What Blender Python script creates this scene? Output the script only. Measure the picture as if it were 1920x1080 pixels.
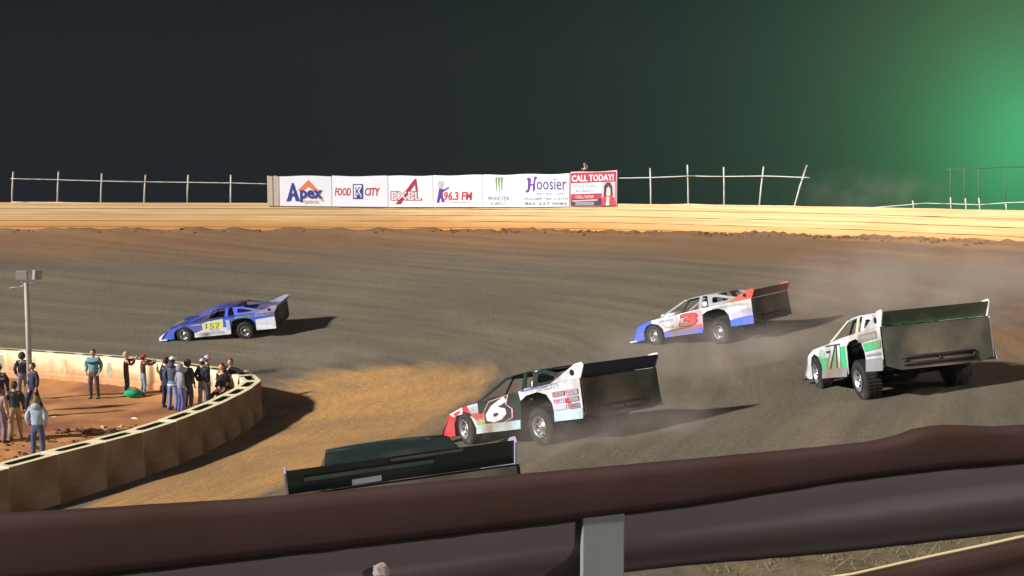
import bpy, bmesh, math, random
from mathutils import Vector, Matrix, noise
random.seed(4)
R = math.radians
scene = bpy.context.scene
for o in list(bpy.data.objects): bpy.data.objects.remove(o)
COL = scene.collection
# ------------------------------------------------------------------ camera
FPX, YH, CH = 2000.0, 383.0, 6.8
PITCH = math.atan((540-YH)/FPX)
cam = bpy.data.cameras.new('camera'); cam_o = bpy.data.objects.new('camera', cam); COL.objects.link(cam_o)
cam.sensor_width = 36; cam.lens = 36*FPX/1920; cam.clip_start = 0.1; cam.clip_end = 2000
cam_o.location = (0, 0, CH); cam_o.rotation_euler = (math.pi/2-PITCH, 0, 0)
scene.camera = cam_o
# ------------------------------------------------------------------ light
SUN_DIR = Vector((0.90*math.cos(R(26)), 0.436*math.cos(R(26)), -math.sin(R(26)))).normalized()
sl = bpy.data.lights.new('floodlight_beam', 'SUN'); sl.energy = 4.7; sl.angle = R(3.5); sl.color = (1.0, .965, .92)
so = bpy.data.objects.new('floodlight_beam', sl); COL.objects.link(so)
so.rotation_euler = SUN_DIR.to_track_quat('-Z', 'Y').to_euler(); so.location = (-30, -20, 30)
scene.view_settings.view_transform = 'Standard'; scene.view_settings.look = 'None'
scene.view_settings.exposure = 0.7; scene.view_settings.gamma = 1
scene.render.engine = 'CYCLES'

def pray(u, v):
    x = (u-960)/FPX; y = -(v-540)/FPX; c = math.cos(PITCH); s = math.sin(PITCH)
    return Vector((x, c+y*s, -s+y*c))
def at_y(u, v, Y):
    d = pray(u, v); return Vector((0, 0, CH))+d*(Y/d.y)
def at_z(u, v, Z):
    d = pray(u, v); return Vector((0, 0, CH))+d*((Z-CH)/d.z)

w = bpy.data.worlds.new('World'); scene.world = w; w.use_nodes = True
nt = w.node_tree; N = nt.nodes; L = nt.links
bg = N['Background']
def mth(op, a, b=None):
    m = N.new('ShaderNodeMath'); m.operation = op
    for i, q in enumerate((a, b)):
        if q is None: continue
        if isinstance(q, (int, float)): m.inputs[i].default_value = q
        else: L.new(q, m.inputs[i])
    return m.outputs[0]
tc = N.new('ShaderNodeTexCoord')
def glow(u, v, th0, p):
    g = pray(u, v).normalized()
    d = N.new('ShaderNodeVectorMath'); d.operation = 'DOT_PRODUCT'; L.new(tc.outputs['Generated'], d.inputs[0]); d.inputs[1].default_value = g
    th = mth('SQRT', mth('MAXIMUM', mth('MULTIPLY', mth('SUBTRACT', 1.0, d.outputs['Value']), 2.0), 0.0))
    return mth('DIVIDE', 1.0, mth('ADD', 1.0, mth('POWER', mth('DIVIDE', th, th0), p)))
def cmul(c, f):
    m = N.new('ShaderNodeVectorMath'); m.operation = 'SCALE'; m.inputs[0].default_value = c; L.new(f, m.inputs['Scale']); return m.outputs[0]
def cadd(a, b):
    m = N.new('ShaderNodeVectorMath'); m.operation = 'ADD'; L.new(a, m.inputs[0])
    if isinstance(b, tuple): m.inputs[1].default_value = b
    else: L.new(b, m.inputs[1])
    return m.outputs[0]
c1 = cmul((.012, .235, .078), glow(1958, 262, .074, 2.15))
c2 = cmul((.034, .034, .018), glow(2080, 60, .17, 2.6))
L.new(cadd(cadd(c1, c2), (.0024, .0029, .0062)), bg.inputs['Color'])
bg.inputs['Strength'].default_value = 1.0

# ------------------------------------------------------------------ materials
MATS = {}
def mat(name, col, rough=.8, metal=0, var=.12, scale=6, bump=.0, dirt=None, dirtamt=.0, spec=.3, coat=0):
    if name in MATS: return MATS[name]
    m = bpy.data.materials.new(name); m.use_nodes = True; n = m.node_tree.nodes; l = m.node_tree.links
    b = n['Principled BSDF']; b.inputs['Roughness'].default_value = rough; b.inputs['Metallic'].default_value = metal
    b.inputs['Specular IOR Level'].default_value = spec; b.inputs['Coat Weight'].default_value = coat
    t = n.new('ShaderNodeTexCoord'); z = n.new('ShaderNodeTexNoise'); z.inputs['Scale'].default_value = scale; z.inputs['Detail'].default_value = 5
    l.new(t.outputs['Object'], z.inputs['Vector'])
    mx = n.new('ShaderNodeMix'); mx.data_type = 'RGBA'
    mx.inputs[6].default_value = (*[c*(1-var) for c in col], 1); mx.inputs[7].default_value = (*[min(1, c*(1+var)) for c in col], 1)
    l.new(z.outputs['Fac'], mx.inputs[0]); out = mx.outputs[2]
    if dirt:
        z2 = n.new('ShaderNodeTexNoise'); z2.inputs['Scale'].default_value = scale*.35; z2.inputs['Detail'].default_value = 8; l.new(t.outputs['Object'], z2.inputs['Vector'])
        r = n.new('ShaderNodeMapRange'); r.inputs['From Min'].default_value = .62-dirtamt*.3; r.inputs['From Max'].default_value = .85-dirtamt*.3; l.new(z2.outputs['Fac'], r.inputs['Value'])
        m2 = n.new('ShaderNodeMix'); m2.data_type = 'RGBA'; l.new(r.outputs[0], m2.inputs[0]); l.new(out, m2.inputs[6]); m2.inputs[7].default_value = (*dirt, 1); out = m2.outputs[2]
    l.new(out, b.inputs['Base Color'])
    if bump:
        bp = n.new('ShaderNodeBump'); bp.inputs['Strength'].default_value = bump; bp.inputs['Distance'].default_value = .02; l.new(z.outputs['Fac'], bp.inputs['Height']); l.new(bp.outputs[0], b.inputs['Normal'])
    MATS[name] = m; return m
DUST = (.2, .15, .1)
def paint(name, col, rough=.32): return mat('paint_'+name, col, rough, var=.06, scale=3, dirt=DUST, dirtamt=.5, spec=.5, coat=.15)
def cloth(name, col): return mat('cloth_'+name, col, .95, var=.4, scale=7, bump=.8, spec=.1)
BLACK = mat('black_steel', (.012, .012, .014), .5); RUBBER = mat('rubber', (.02, .019, .018), .85, dirt=(.10, .08, .06), dirtamt=.3, scale=8)
RIM = mat('rim_aluminium', (.42, .43, .45), .38, .75, dirt=(.2, .17, .13), dirtamt=.5, scale=10)
CHROME = mat('bright_metal', (.8, .8, .82), .15, 1)
GALV = mat('galvanised_steel', (.5, .5, .49), .5, .2, dirt=(.2, .18, .15), dirtamt=.3)
SKIN = mat('skin', (.5, .3, .22), .6, var=.05)

# ------------------------------------------------------------------ object helpers
def tag(o, label=None, cat=None, group=None, kind=None):
    if label: o['label'] = label
    if cat: o['category'] = cat
    if group: o['group'] = group
    if kind: o['kind'] = kind
    return o
def empty(name, M=None, label=None, cat=None, group=None):
    o = bpy.data.objects.new(name, None); COL.objects.link(o); o.empty_display_size = .2
    if M is not None: o.matrix_world = M if isinstance(M, Matrix) else Matrix.Translation(M)
    return tag(o, label, cat, group)
class MB:
    def __init__(s): s.v = []; s.f = []; s.m = []; s.mats = []; s.sm = []
    def mi(s, m):
        if m not in s.mats: s.mats.append(m)
        return s.mats.index(m)
    def add(s, vs, fs, m, smooth=False):
        b = len(s.v); s.v += [Vector(p) for p in vs]; i = s.mi(m)
        for f in fs: s.f.append([b+k for k in f]); s.m.append(i); s.sm.append(smooth)
        return s
    def box(s, c, d, m, M=None):
        c = Vector(c); h = Vector(d)*.5
        vs = [Vector((x*h.x, y*h.y, z*h.z)) for x in (-1, 1) for y in (-1, 1) for z in (-1, 1)]
        vs = [(M @ p if M else p)+c for p in vs]
        return s.add(vs, [(0, 1, 3, 2), (4, 6, 7, 5), (0, 4, 5, 1), (2, 3, 7, 6), (0, 2, 6, 4), (1, 5, 7, 3)], m)
    def prism(s, poly, off, m):           # poly: 3D points, off: extrusion vector
        n = len(poly); off = Vector(off); P = [Vector(p) for p in poly]
        fs = [tuple(range(n))[::-1], tuple(range(n, 2*n))]+[(i, (i+1) % n, n+(i+1) % n, n+i) for i in range(n)]
        return s.add(P+[p+off for p in P], fs, m)
    def tube(s, pts, r, m, seg=8, cap=True, smooth=True):
        pts = [Vector(p) for p in pts]; n = len(pts); rr = r if isinstance(r, (list, tuple)) else [r]*n; vs = []
        for i, p in enumerate(pts):
            t = (pts[min(i+1, n-1)]-pts[max(i-1, 0)]).normalized()
            a = t.cross(Vector((0, 0, 1)) if abs(t.z) < .95 else Vector((1, 0, 0))).normalized(); b = t.cross(a)
            vs += [p+(a*math.cos(k*2*math.pi/seg)+b*math.sin(k*2*math.pi/seg))*rr[i] for k in range(seg)]
        fs = [(i*seg+k, i*seg+(k+1) % seg, (i+1)*seg+(k+1) % seg, (i+1)*seg+k) for i in range(n-1) for k in range(seg)]
        if cap: fs += [tuple(range(seg))[::-1], tuple(range((n-1)*seg, n*seg))]
        return s.add(vs, fs, m, smooth)
    def lathe(s, prof, c, axis, m, seg=28, smooth=True):   # prof: (radius, along)
        axis = Vector(axis).normalized(); a = axis.cross(Vector((0, 0, 1)) if abs(axis.z) < .9 else Vector((1, 0, 0))).normalized(); b = axis.cross(a); c = Vector(c); vs = []
        for r_, h in prof: vs += [c+axis*h+(a*math.cos(k*2*math.pi/seg)+b*math.sin(k*2*math.pi/seg))*r_ for k in range(seg)]
        fs = [(i*seg+k, i*seg+(k+1) % seg, (i+1)*seg+(k+1) % seg, (i+1)*seg+k) for i in range(len(prof)-1) for k in range(seg)]
        return s.add(vs, fs, m, smooth)
    def build(s, name, parent=None, bevel=0, T=None):
        me = bpy.data.meshes.new(name); me.from_pydata([T @ p if T else p for p in s.v], [], s.f)
        for m in s.mats: me.materials.append(m)
        me.polygons.foreach_set('material_index', s.m); me.polygons.foreach_set('use_smooth', s.sm)
        bm = bmesh.new(); bm.from_mesh(me); bmesh.ops.recalc_face_normals(bm, faces=bm.faces); bm.to_mesh(me); bm.free()
        o = bpy.data.objects.new(name, me); COL.objects.link(o)
        if parent: o.parent = parent
        if bevel:
            b = o.modifiers.new('bevel', 'BEVEL'); b.width = bevel; b.segments = 2; b.limit_method = 'ANGLE'
        return o
def text_polys(body, shear=0, bold=0, extrude=0.0):
    """flat letters as (verts, faces), normalised to height 1 per line"""
    c = bpy.data.curves.new('lettering', 'FONT'); c.body = body; c.shear = shear; c.offset = bold; c.resolution_u = 2; c.align_x = 'LEFT'
    o = bpy.data.objects.new('lettering', c); COL.objects.link(o)
    dg = bpy.context.evaluated_depsgraph_get(); me = bpy.data.meshes.new_from_object(o.evaluated_get(dg))
    vs = [tuple(v.co) for v in me.vertices]; fs = [tuple(p.vertices) for p in me.polygons]
    bpy.data.objects.remove(o); bpy.data.meshes.remove(me); bpy.data.curves.remove(c)
    x0 = min(v[0] for v in vs); x1 = max(v[0] for v in vs); y0 = min(v[1] for v in vs); y1 = max(v[1] for v in vs)
    return [((x-x0)/(x1-x0), (y-y0)/(y1-y0)) for x, y, z in vs], fs

# ------------------------------------------------------------------ the lie of the land
IN = [(-30,-10),(-14.8,12.2),(-10.9,22.7),(-9.3,26.2),(-8.5,29.2),(-8.15,31.4),(-8.0,33.2),(-8.15,34.2),(-8.8,35.15),(-9.8,36.05),(-14,38.7),(-17.3,40.1),(-30,44.7),(-95,48),(-95,-10)]
CX, CY, RAD = -10.0, 32.0, 32.0
def inpoly(x, y, Q=IN):
    c = False; n = len(Q)
    for i in range(n):
        x1, y1 = Q[i]; x2, y2 = Q[(i+1) % n]
        if (y1 > y) != (y2 > y) and x < (x2-x1)*(y-y1)/(y2-y1)+x1: c = not c
    return c
def dpoly(x, y, Q=IN):
    b = 1e9; n = len(Q)
    for i in range(n):
        x1, y1 = Q[i]; x2, y2 = Q[(i+1) % n]; dx = x2-x1; dy = y2-y1
        t = max(0, min(1, ((x-x1)*dx+(y-y1)*dy)/(dx*dx+dy*dy))); b = min(b, math.hypot(x-x1-t*dx, y-y1-t*dy))
    return b
def dout(x, y):
    return RAD-math.hypot(x-CX, y-CY) if x > CX else min(2*RAD-y, y)
def gz(x, y):
    if inpoly(x, y): return 0.
    a = dpoly(x, y); b = max(0, dout(x, y)); return 5.3*a/(a+b+1e-9)
def along(x, y):
    if x > CX: return RAD*math.atan2(y-CY, x-CX)
    return (RAD*math.pi/2+(CX-x)) if y > CY else -(RAD*math.pi/2+(CX-x))
def ghit(u, v):
    d = pray(u, v); s = 3.
    while s < 120:
        p = Vector((0, 0, CH))+d*s
        if p.z < gz(p.x, p.y): return p
        s += .03
    return Vector((0, 0, CH))+d*s
def gnormal(x, y):
    e = .6; return Vector((gz(x-e, y)-gz(x+e, y), gz(x, y-e)-gz(x, y+e), 2*e)).normalized()

def nz(x, y, z=0): return noise.noise(Vector((x, y, z)))
# track surface -----------------------------------------------------
def track_material():
    m = bpy.data.materials.new('banked_clay'); m.use_nodes = True; n = m.node_tree.nodes; l = m.node_tree.links; b = n['Principled BSDF']
    b.inputs['Specular IOR Level'].default_value = .25
    uv = n.new('ShaderNodeUVMap'); uv.uv_map = 'lane'; at = n.new('ShaderNodeAttribute'); at.attribute_name = 'clay'
    def mapv(sc):
        q = n.new('ShaderNodeMapping'); q.inputs['Scale'].default_value = sc; l.new(uv.outputs[0], q.inputs[0]); return q.outputs[0]
    def noi(vec, sc, det=6, ro=.6):
        q = n.new('ShaderNodeTexNoise'); q.inputs['Scale'].default_value = sc; q.inputs['Detail'].default_value = det; q.inputs['Roughness'].default_value = ro; l.new(vec, q.inputs['Vector']); return q.outputs['Fac']
    streak = noi(mapv((.05, 1.1, 1)), 1.0, 8); fine = noi(mapv((.45, 4, 1)), 1.0, 8, .75); groove = noi(mapv((.035, 5.5, 1)), 1.0, 4, .5); big = noi(mapv((.06, .12, 1)), 1.0, 4)
    geo = n.new('ShaderNodeNewGeometry'); grit = noi(geo.outputs['Position'], 9, 6, .7)
    def ramp(f, stops):
        r = n.new('ShaderNodeValToRGB'); e = r.color_ramp.elements
        while len(e) < len(stops): e.new(.5)
        for k, (p, c) in enumerate(stops): e[k].position = p; e[k].color = (*c, 1) if len(c) == 3 else c
        l.new(f, r.inputs[0]); return r.outputs[0]
    def mix(f, a, c, bl='MIX'):
        q = n.new('ShaderNodeMix'); q.data_type = 'RGBA'; q.blend_type = bl
        if isinstance(f, float): q.inputs[0].default_value = f
        else: l.new(f, q.inputs[0])
        for i, s_ in ((6, a), (7, c)):
            if isinstance(s_, tuple): q.inputs[i].default_value = (*s_, 1)
            else: l.new(s_, q.inputs[i])
        return q.outputs[2]
    grey = ramp(streak, [(.3, (.100, .084, .061)), (.45, (.128, .106, .075)), (.58, (.150, .122, .085)), (.72, (.19, .148, .097))])
    tan = ramp(fine, [(.25, (.33, .165, .055)), (.75, (.50, .29, .11))])
    sep = n.new('ShaderNodeSeparateColor'); l.new(at.outputs['Color'], sep.inputs[0])
    brown = ramp(streak, [(.3, (.15, .080, .040)), (.7, (.24, .138, .070))])
    def soft(a, f):        # attribute + streak noise -> mask
        q = n.new('ShaderNodeMath'); q.operation = 'ADD'; l.new(a, q.inputs[0]); q2 = n.new('ShaderNodeMath'); q2.operation = 'MULTIPLY_ADD'; l.new(f, q2.inputs[0]); q2.inputs[1].default_value = .9; q2.inputs[2].default_value = -.45; l.new(q2.outputs[0], q.inputs[1])
        r = n.new('ShaderNodeMapRange'); r.inputs['From Min'].default_value = .3; r.inputs['From Max'].default_value = .7; l.new(q.outputs[0], r.inputs[0]); return r.outputs[0]
    c = mix(soft(sep.outputs[1], streak), grey, brown)
    c = mix(soft(sep.outputs[0], streak), c, tan)
    c = mix(ramp(big, [(.42, (0, 0, 0)), (.62, (.35, .35, .35))]), c, (.10, .085, .065))
    c = mix(.22, c, ramp(groove, [(.36, (.62, .60, .58)), (.52, (1.08, 1.08, 1.08)), (.68, (.8, .8, .8))]), 'MULTIPLY')
    c = mix(.5, c, ramp(grit, [(.3, (.62, .62, .62)), (.7, (1.3, 1.3, 1.3))]), 'MULTIPLY')
    l.new(c, b.inputs['Base Color'])
    rg = n.new('ShaderNodeMapRange'); rg.inputs['To Min'].default_value = .6; rg.inputs['To Max'].default_value = .95; l.new(streak, rg.inputs[0]); l.new(rg.outputs[0], b.inputs['Roughness'])
    bp = n.new('ShaderNodeBump'); bp.inputs['Strength'].default_value = .8; bp.inputs['Distance'].default_value = .05
    ad = n.new('ShaderNodeMath'); ad.operation = 'ADD'; l.new(streak, ad.inputs[0]); l.new(grit, ad.inputs[1]); l.new(ad.outputs[0], bp.inputs['Height']); l.new(bp.outputs[0], b.inputs['Normal'])
    return m
def build_track():
    st = .4; x0, x1, y0, y1 = -62, 23.2, 1.5, 65.2; nx = int((x1-x0)/st); ny = int((y1-y0)/st)
    vs = []; uvs = []; cl = []; idx = {}
    for j in range(ny+1):
        for i in range(nx+1):
            x = x0+i*st; y = y0+j*st; do = dout(x, y)
            if do < -1.2: continue
            if inpoly(x, y): a = -dpoly(x, y); t = 0
            else: a = dpoly(x, y); t = a/(a+max(do, 0)+1e-9)
            if a < -1.6 : continue
            s = along(x, y); z = 5.3*t
            z += .05*nz(s*.12, t*14)+.03*nz(x*1.1, y*1.1)*(1 if a > 0 else .3)
            if do < 1.1 and y > 28: z += (1.1-max(0, do))*.26*(nz(x*.5, y*.5, 4)+.4*nz(x*2, y*2)+.3)
            if do < 0: z -= .1
            idx[(i, j)] = len(vs); vs.append((x, y, z)); uvs.append((s, a if a < 14 else 14+(a-14)))
            # worn tan clay close to the pocket end, brown clay under the wall
            tanm = 0.
            if a > -1.6:
                k = max(0, 1-abs(a-4.2)/4.8)
                tanm = k*(1.25 if x > -9 and y > 18 else .25)
                if x > -9 and y > 36: tanm *= max(0, 1-(y-36)/4)
                if a < .8: tanm = .35
            br = max(0, min(1, 1.15-do/9.)) if y > 30 else .2
            if x > 6 and y < 28: tanm = max(tanm, .5*max(0, min(1, (x-7)/7))*max(0, min(1, (26-y)/6))); br = max(br, .6*max(0, min(1, (x-5)/6)))
            kx = max(0, min(1, (x-4)/14))*max(0, min(1, (y-18)/8)); br = max(br, kx*.8*max(0, min(1, (22-do)/12))); tanm = max(tanm, .45*kx*max(0, 1-do/12))
            
            cl.append((min(1, tanm), min(1, br), 0, 1))
    fs = []
    for j in range(ny):
        for i in range(nx):
            q = [(i, j), (i+1, j), (i+1, j+1), (i, j+1)]
            if all(k in idx for k in q): fs.append([idx[k] for k in q])
    me = bpy.data.meshes.new('dirt_track'); me.from_pydata(vs, [], fs); me.materials.append(track_material())
    for p in me.polygons: p.use_smooth = True
    u = me.uv_layers.new(name='lane')
    for lp in me.loops: u.data[lp.index].uv = uvs[lp.vertex_index]
    ca = me.color_attributes.new('clay', 'FLOAT_COLOR', 'POINT')
    for k, c in enumerate(cl): ca.data[k].color = c
    o = bpy.data.objects.new('dirt_track', me); COL.objects.link(o); tag(o, kind='structure')
build_track()
# infield clay inside the pocket ------------------------------------
INFIELD = mat('infield_clay', (.47, .215, .075), .95, var=.35, scale=1.3, bump=1, dirt=(.24, .09, .04), dirtamt=.7)
def build_infield():
    st = .3; vs = []; fs = []; idx = {}
    for j in range(int(36/st)):
        for i in range(int(34/st)):
            x = -40+i*st; y = 10+j*st
            if not inpoly(x, y) and dpoly(x, y) > .25: continue
            z = .02+.045*(nz(x*.5, y*.5)+.6)+.045*nz(x*2.2, y*2.2)
            t = (x+12.2)*.28+(y-27.2)       # ragged trodden ledge in front of the onlookers
            z += .09*max(0, min(1, (y-28.4-(x+12)*.1+.7*nz(x*.6, y*.6))*2.2)) if x < -8.7 else 0
            if dpoly(x, y) < .8: z += .06*(1+nz(x*2, y*2))
            idx[(i, j)] = len(vs); vs.append((x, y, z))
    for (i, j) in idx:
        q = [(i, j), (i+1, j), (i+1, j+1), (i, j+1)]
        if all(k in idx for k in q): fs.append([idx[k] for k in q])
    me = bpy.data.meshes.new('infield_ground'); me.from_pydata(vs, [], fs); me.materials.append(INFIELD)
    for p in me.polygons: p.use_smooth = True
    o = bpy.data.objects.new('infield_ground', me); COL.objects.link(o); tag(o, kind='structure')
build_infield()
g = MB(); g.add([(-700, -300, -.35), (700, -300, -.35), (700, 700, -.35), (-700, 700, -.35)], [(0, 1, 2, 3)], mat('night_grass', (.035, .045, .02), 1, scale=.5))
tag(g.build('ground'), kind='structure')

# ------------------------------------------------------------------ outer wall
def wall_path(off=0.0):
    P = [(-60, 64+off), (-40, 64+off), (-24, 64+off)]
    for k in range(61):
        a = R(96-k*2.25) if k else R(90); a = R(90-k*2.0); P.append((CX+(RAD+off)*math.cos(a), CY+(RAD+off)*math.sin(a)))
    return P
def wall_top(x, y):
    a = max(0, min(1, (x+35)/41)); b = max(0, min(1, (x-6)/13))
    return 6.93-.09*a-.2*b-.09*max(0, min(1, (50-y)/10))*(x > 10)
def wall_mat():
    m = bpy.data.materials.new('weathered_boards'); m.use_nodes = True; n = m.node_tree.nodes; l = m.node_tree.links; b = n['Principled BSDF']; b.inputs['Roughness'].default_value = .85
    uv = n.new('ShaderNodeUVMap'); uv.uv_map = 'run'
    def noi(sc, det=6):
        q = n.new('ShaderNodeMapping'); q.inputs['Scale'].default_value = sc; l.new(uv.outputs[0], q.inputs[0]); z = n.new('ShaderNodeTexNoise'); z.inputs['Scale'].default_value = 1; z.inputs['Detail'].default_value = det; z.inputs['Roughness'].default_value = .65; l.new(q.outputs[0], z.inputs[0]); return z.outputs['Fac']
    s = n.new('ShaderNodeSeparateXYZ'); l.new(uv.outputs[0], s.inputs[0])
    a = noi((.12, 7, 1), 8); big = noi((.07, .5, 1), 3)
    r = n.new('ShaderNodeValToRGB'); e = r.color_ramp.elements; e[0].position = .28; e[0].color = (.40, .22, .08, 1); e[1].position = .70; e[1].color = (.80, .57, .29, 1); l.new(a, r.inputs[0])
    h = n.new('ShaderNodeMath'); h.operation = 'MULTIPLY_ADD'; l.new(big, h.inputs[0]); h.inputs[1].default_value = 1.3; l.new(s.outputs[1], h.inputs[2])
    mr = n.new('ShaderNodeMapRange'); mr.inputs['From Min'].default_value = .95; mr.inputs['From Max'].default_value = 1.75; mr.inputs['To Min'].default_value = 1; mr.inputs['To Max'].default_value = 0; l.new(h.outputs[0], mr.inputs[0])
    mx = n.new('ShaderNodeMix'); mx.data_type = 'RGBA'; l.new(mr.outputs[0], mx.inputs[0]); l.new(r.outputs[0], mx.inputs[6]); mx.inputs[7].default_value = (.54, .25, .07, 1)
    l.new(mx.outputs[2], b.inputs['Base Color']); return m
WALLM = wall_mat()
def board_run(path, prof_fn, name, material, parent, zfun):
    """loft a vertical profile (list of (offset, height, v)) along a path; offset points to the camera side"""
    vs = []; uvs = []; fs = []; s = 0; n = len(path)
    for i, (x, y) in enumerate(path):
        if i: s += math.dist(path[i-1], path[i])
        a = Vector(path[max(i-1, 0)]); b2 = Vector(path[min(i+1, n-1)]); t = (b2-a).normalized(); nin = Vector((t.y, -t.x))
        for (o_, h, v_) in prof_fn(i):
            vs.append((x+nin.x*o_, y+nin.y*o_, zfun(x, y)+h)); uvs.append((s, v_))
    k = len(prof_fn(0))
    for i in range(n-1):
        for j in range(k): fs.append((i*k+j, i*k+(j+1) % k, (i+1)*k+(j+1) % k, (i+1)*k+j))
    me = bpy.data.meshes.new(name); me.from_pydata(vs, [], fs); me.materials.append(material)
    u = me.uv_layers.new(name='run')
    for lp in me.loops: u.data[lp.index].uv = uvs[lp.vertex_index]
    o = bpy.data.objects.new(name, me); COL.objects.link(o); o.parent = parent; return o
wl = empty('retaining_wall', Vector((0, 60, 5.3)), 'long weathered cream and orange board wall curving round the top of the banking', 'wall')
wl.matrix_world = Matrix.Identity(4)
WP = wall_path(0)
WPd = []
for a, b in zip(WP[:-1], WP[1:]):
    for k in range(3): WPd.append((a[0]+(b[0]-a[0])*k/3, a[1]+(b[1]-a[1])*k/3))
WPd.append(WP[-1])
rows = 5; bh = .36
for rI in range(rows):
    z1 = -rI*bh; z0 = z1-bh+.014; off = [.0, .02, .005, .028, .012][rI]
    def prof(i, z0=z0, z1=z1, off=off, rI=rI):
        w_ = .012*nz(i*.31, rI*7.3); tw = .014*nz(i*.2, rI*3.1, 5)
        return [(off+w_, z0+tw, z0+1.8), (off+w_, z1-.008+tw, z1+1.8), (-.06, z1-.008+tw, z1+1.8), (-.06, z0+tw, z0+1.8)]
    board_run(WPd, prof, 'board', WALLM, wl, wall_top)
board_run(WPd, lambda i: [(-.05, -2.6, 0), (-.05, -.05, .1), (-.2, -.05, .1), (-.2, -2.6, 0)], 'backing', mat('wall_backing', (.09, .06, .035), .95), wl, wall_top)
# berm behind the wall
board_run(WPd, lambda i: [(-.25, -.25, 0), (-3.2, -.35, 0), (-9, -6.6, 1), (-.25, -6.6, 1)], 'berm', mat('berm_soil', (.05, .05, .025), 1), None, wall_top)
bo = bpy.data.objects['berm']; tag(bo, kind='structure')

def wallpt(u, off=0.15):
    """point on the wall line seen at column u"""
    best = None; P = wall_path(off); d = (u-960)/FPX
    for a, b in zip(P[:-1], P[1:]):
        fa = a[0]-d*a[1]; fb = b[0]-d*b[1]
        if fa*fb <= 0 and a[1] > 20:
            t = fa/(fa-fb) if fa != fb else 0; best = (a[0]+(b[0]-a[0])*t, a[1]+(b[1]-a[1])*t); break
    return best
def wp3(u, v, off=.15):
    p = wallpt(u, off); q = at_y(u, v, p[1]); return Vector((p[0], p[1], q.z))
FP = mat('fence_pipe', (.6, .58, .52), .6, dirt=(.25, .2, .13), dirtamt=.4, scale=5)
def fence(name, label, posts, rails, r=.05):
    root = empty(name, wp3(posts[0][0], posts[0][1]), label, 'fence'); M = root.matrix_world.inverted()
    for (u0, v0, u1, v1) in posts:
        a = wp3(u0, v0); b = at_y(u1, v1, a.y); b.z = max(b.z, a.z+.1); m = MB()
        mid = (a+b)/2+Vector((.012*random.uniform(-1, 1), 0, 0)); m.tube([a-Vector((0, 0, .25)), mid, b], [r*1.08, r, r*.95], FP, 8); m.build('post', root, T=M)
    for rl in rails:
        m = MB(); pts = []
        for (a, b) in zip(rl[:-1], rl[1:]):
            for k in range(6):
                t = k/6; p = wp3(a[0]+(b[0]-a[0])*t, a[1]+(b[1]-a[1])*t, .07); p.z += .012*nz(p.x*1.3, 2); pts.append(p)
        pts.append(wp3(rl[-1][0], rl[-1][1], .07)); m.tube(pts, r*.62, FP, 6); m.build('rail', root, T=M)
    return root
fence('pipe_fence', 'straight pale pipe fence on the wall top left of the banners', [(25, 381, 25, 322), (110, 381, 110, 322), (191, 382, 191, 325), (272, 383, 273, 328), (353, 384, 353, 328), (434, 385, 433, 328)],
      [[(25, 335), (110, 337), (191, 339.5), (272, 341), (353, 342), (434, 343), (506, 345)], [(25, 379), (110, 379.5), (272, 382), (434, 384), (508, 386)]])
fence('pipe_fence', 'pale pipe fence right of the red sign with its last two posts leaning', [(1220, 386, 1219, 315), (1290, 385, 1289, 309), (1357, 385, 1357, 313), (1422, 386, 1432, 312), (1486, 387, 1513, 310)],
      [[(1157, 334), (1220, 333), (1290, 330), (1357, 331), (1431, 330), (1515, 333)], [(1157, 385.5), (1290, 383), (1357, 385), (1490, 386.5), (1508, 388)]], r=.045)
fence('low_rail', 'low sagging pipe rail on the wall top at far right', [(1712, 389, 1711, 376), (1782, 390, 1782, 370), (1810, 390, 1810, 372), (1836, 390, 1835, 371), (1885, 390, 1885, 382)],
      [[(1636, 389), (1690, 385), (1728, 381), (1782, 382), (1835, 384), (1885, 380), (1920, 379), (1960, 380)]], r=.03)
m = MB(); rt = empty('distant_fence', at_y(1780, 383, 75), 'faint tall wire fence standing in the dark beyond the low rail', 'fence'); Mi = rt.matrix_world.inverted()
DF = mat('dull_wire', (.10, .14, .09), .8)
for u in (1782, 1808, 1835, 1885, 1935):
    m = MB(); m.tube([at_y(u, 400, 75), at_y(u, 315, 75)], .035, DF, 6); m.tube([at_y(u, 700, 75), at_y(u, 398, 75)], .05, DF, 6); m.build('post', rt, T=Mi)
m = MB(); m.tube([at_y(1775, 318, 75), at_y(1835, 316, 75), at_y(1885, 313, 75), at_y(1990, 313, 75)], .03, DF, 6); m.build('wire', rt, T=Mi)

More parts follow.
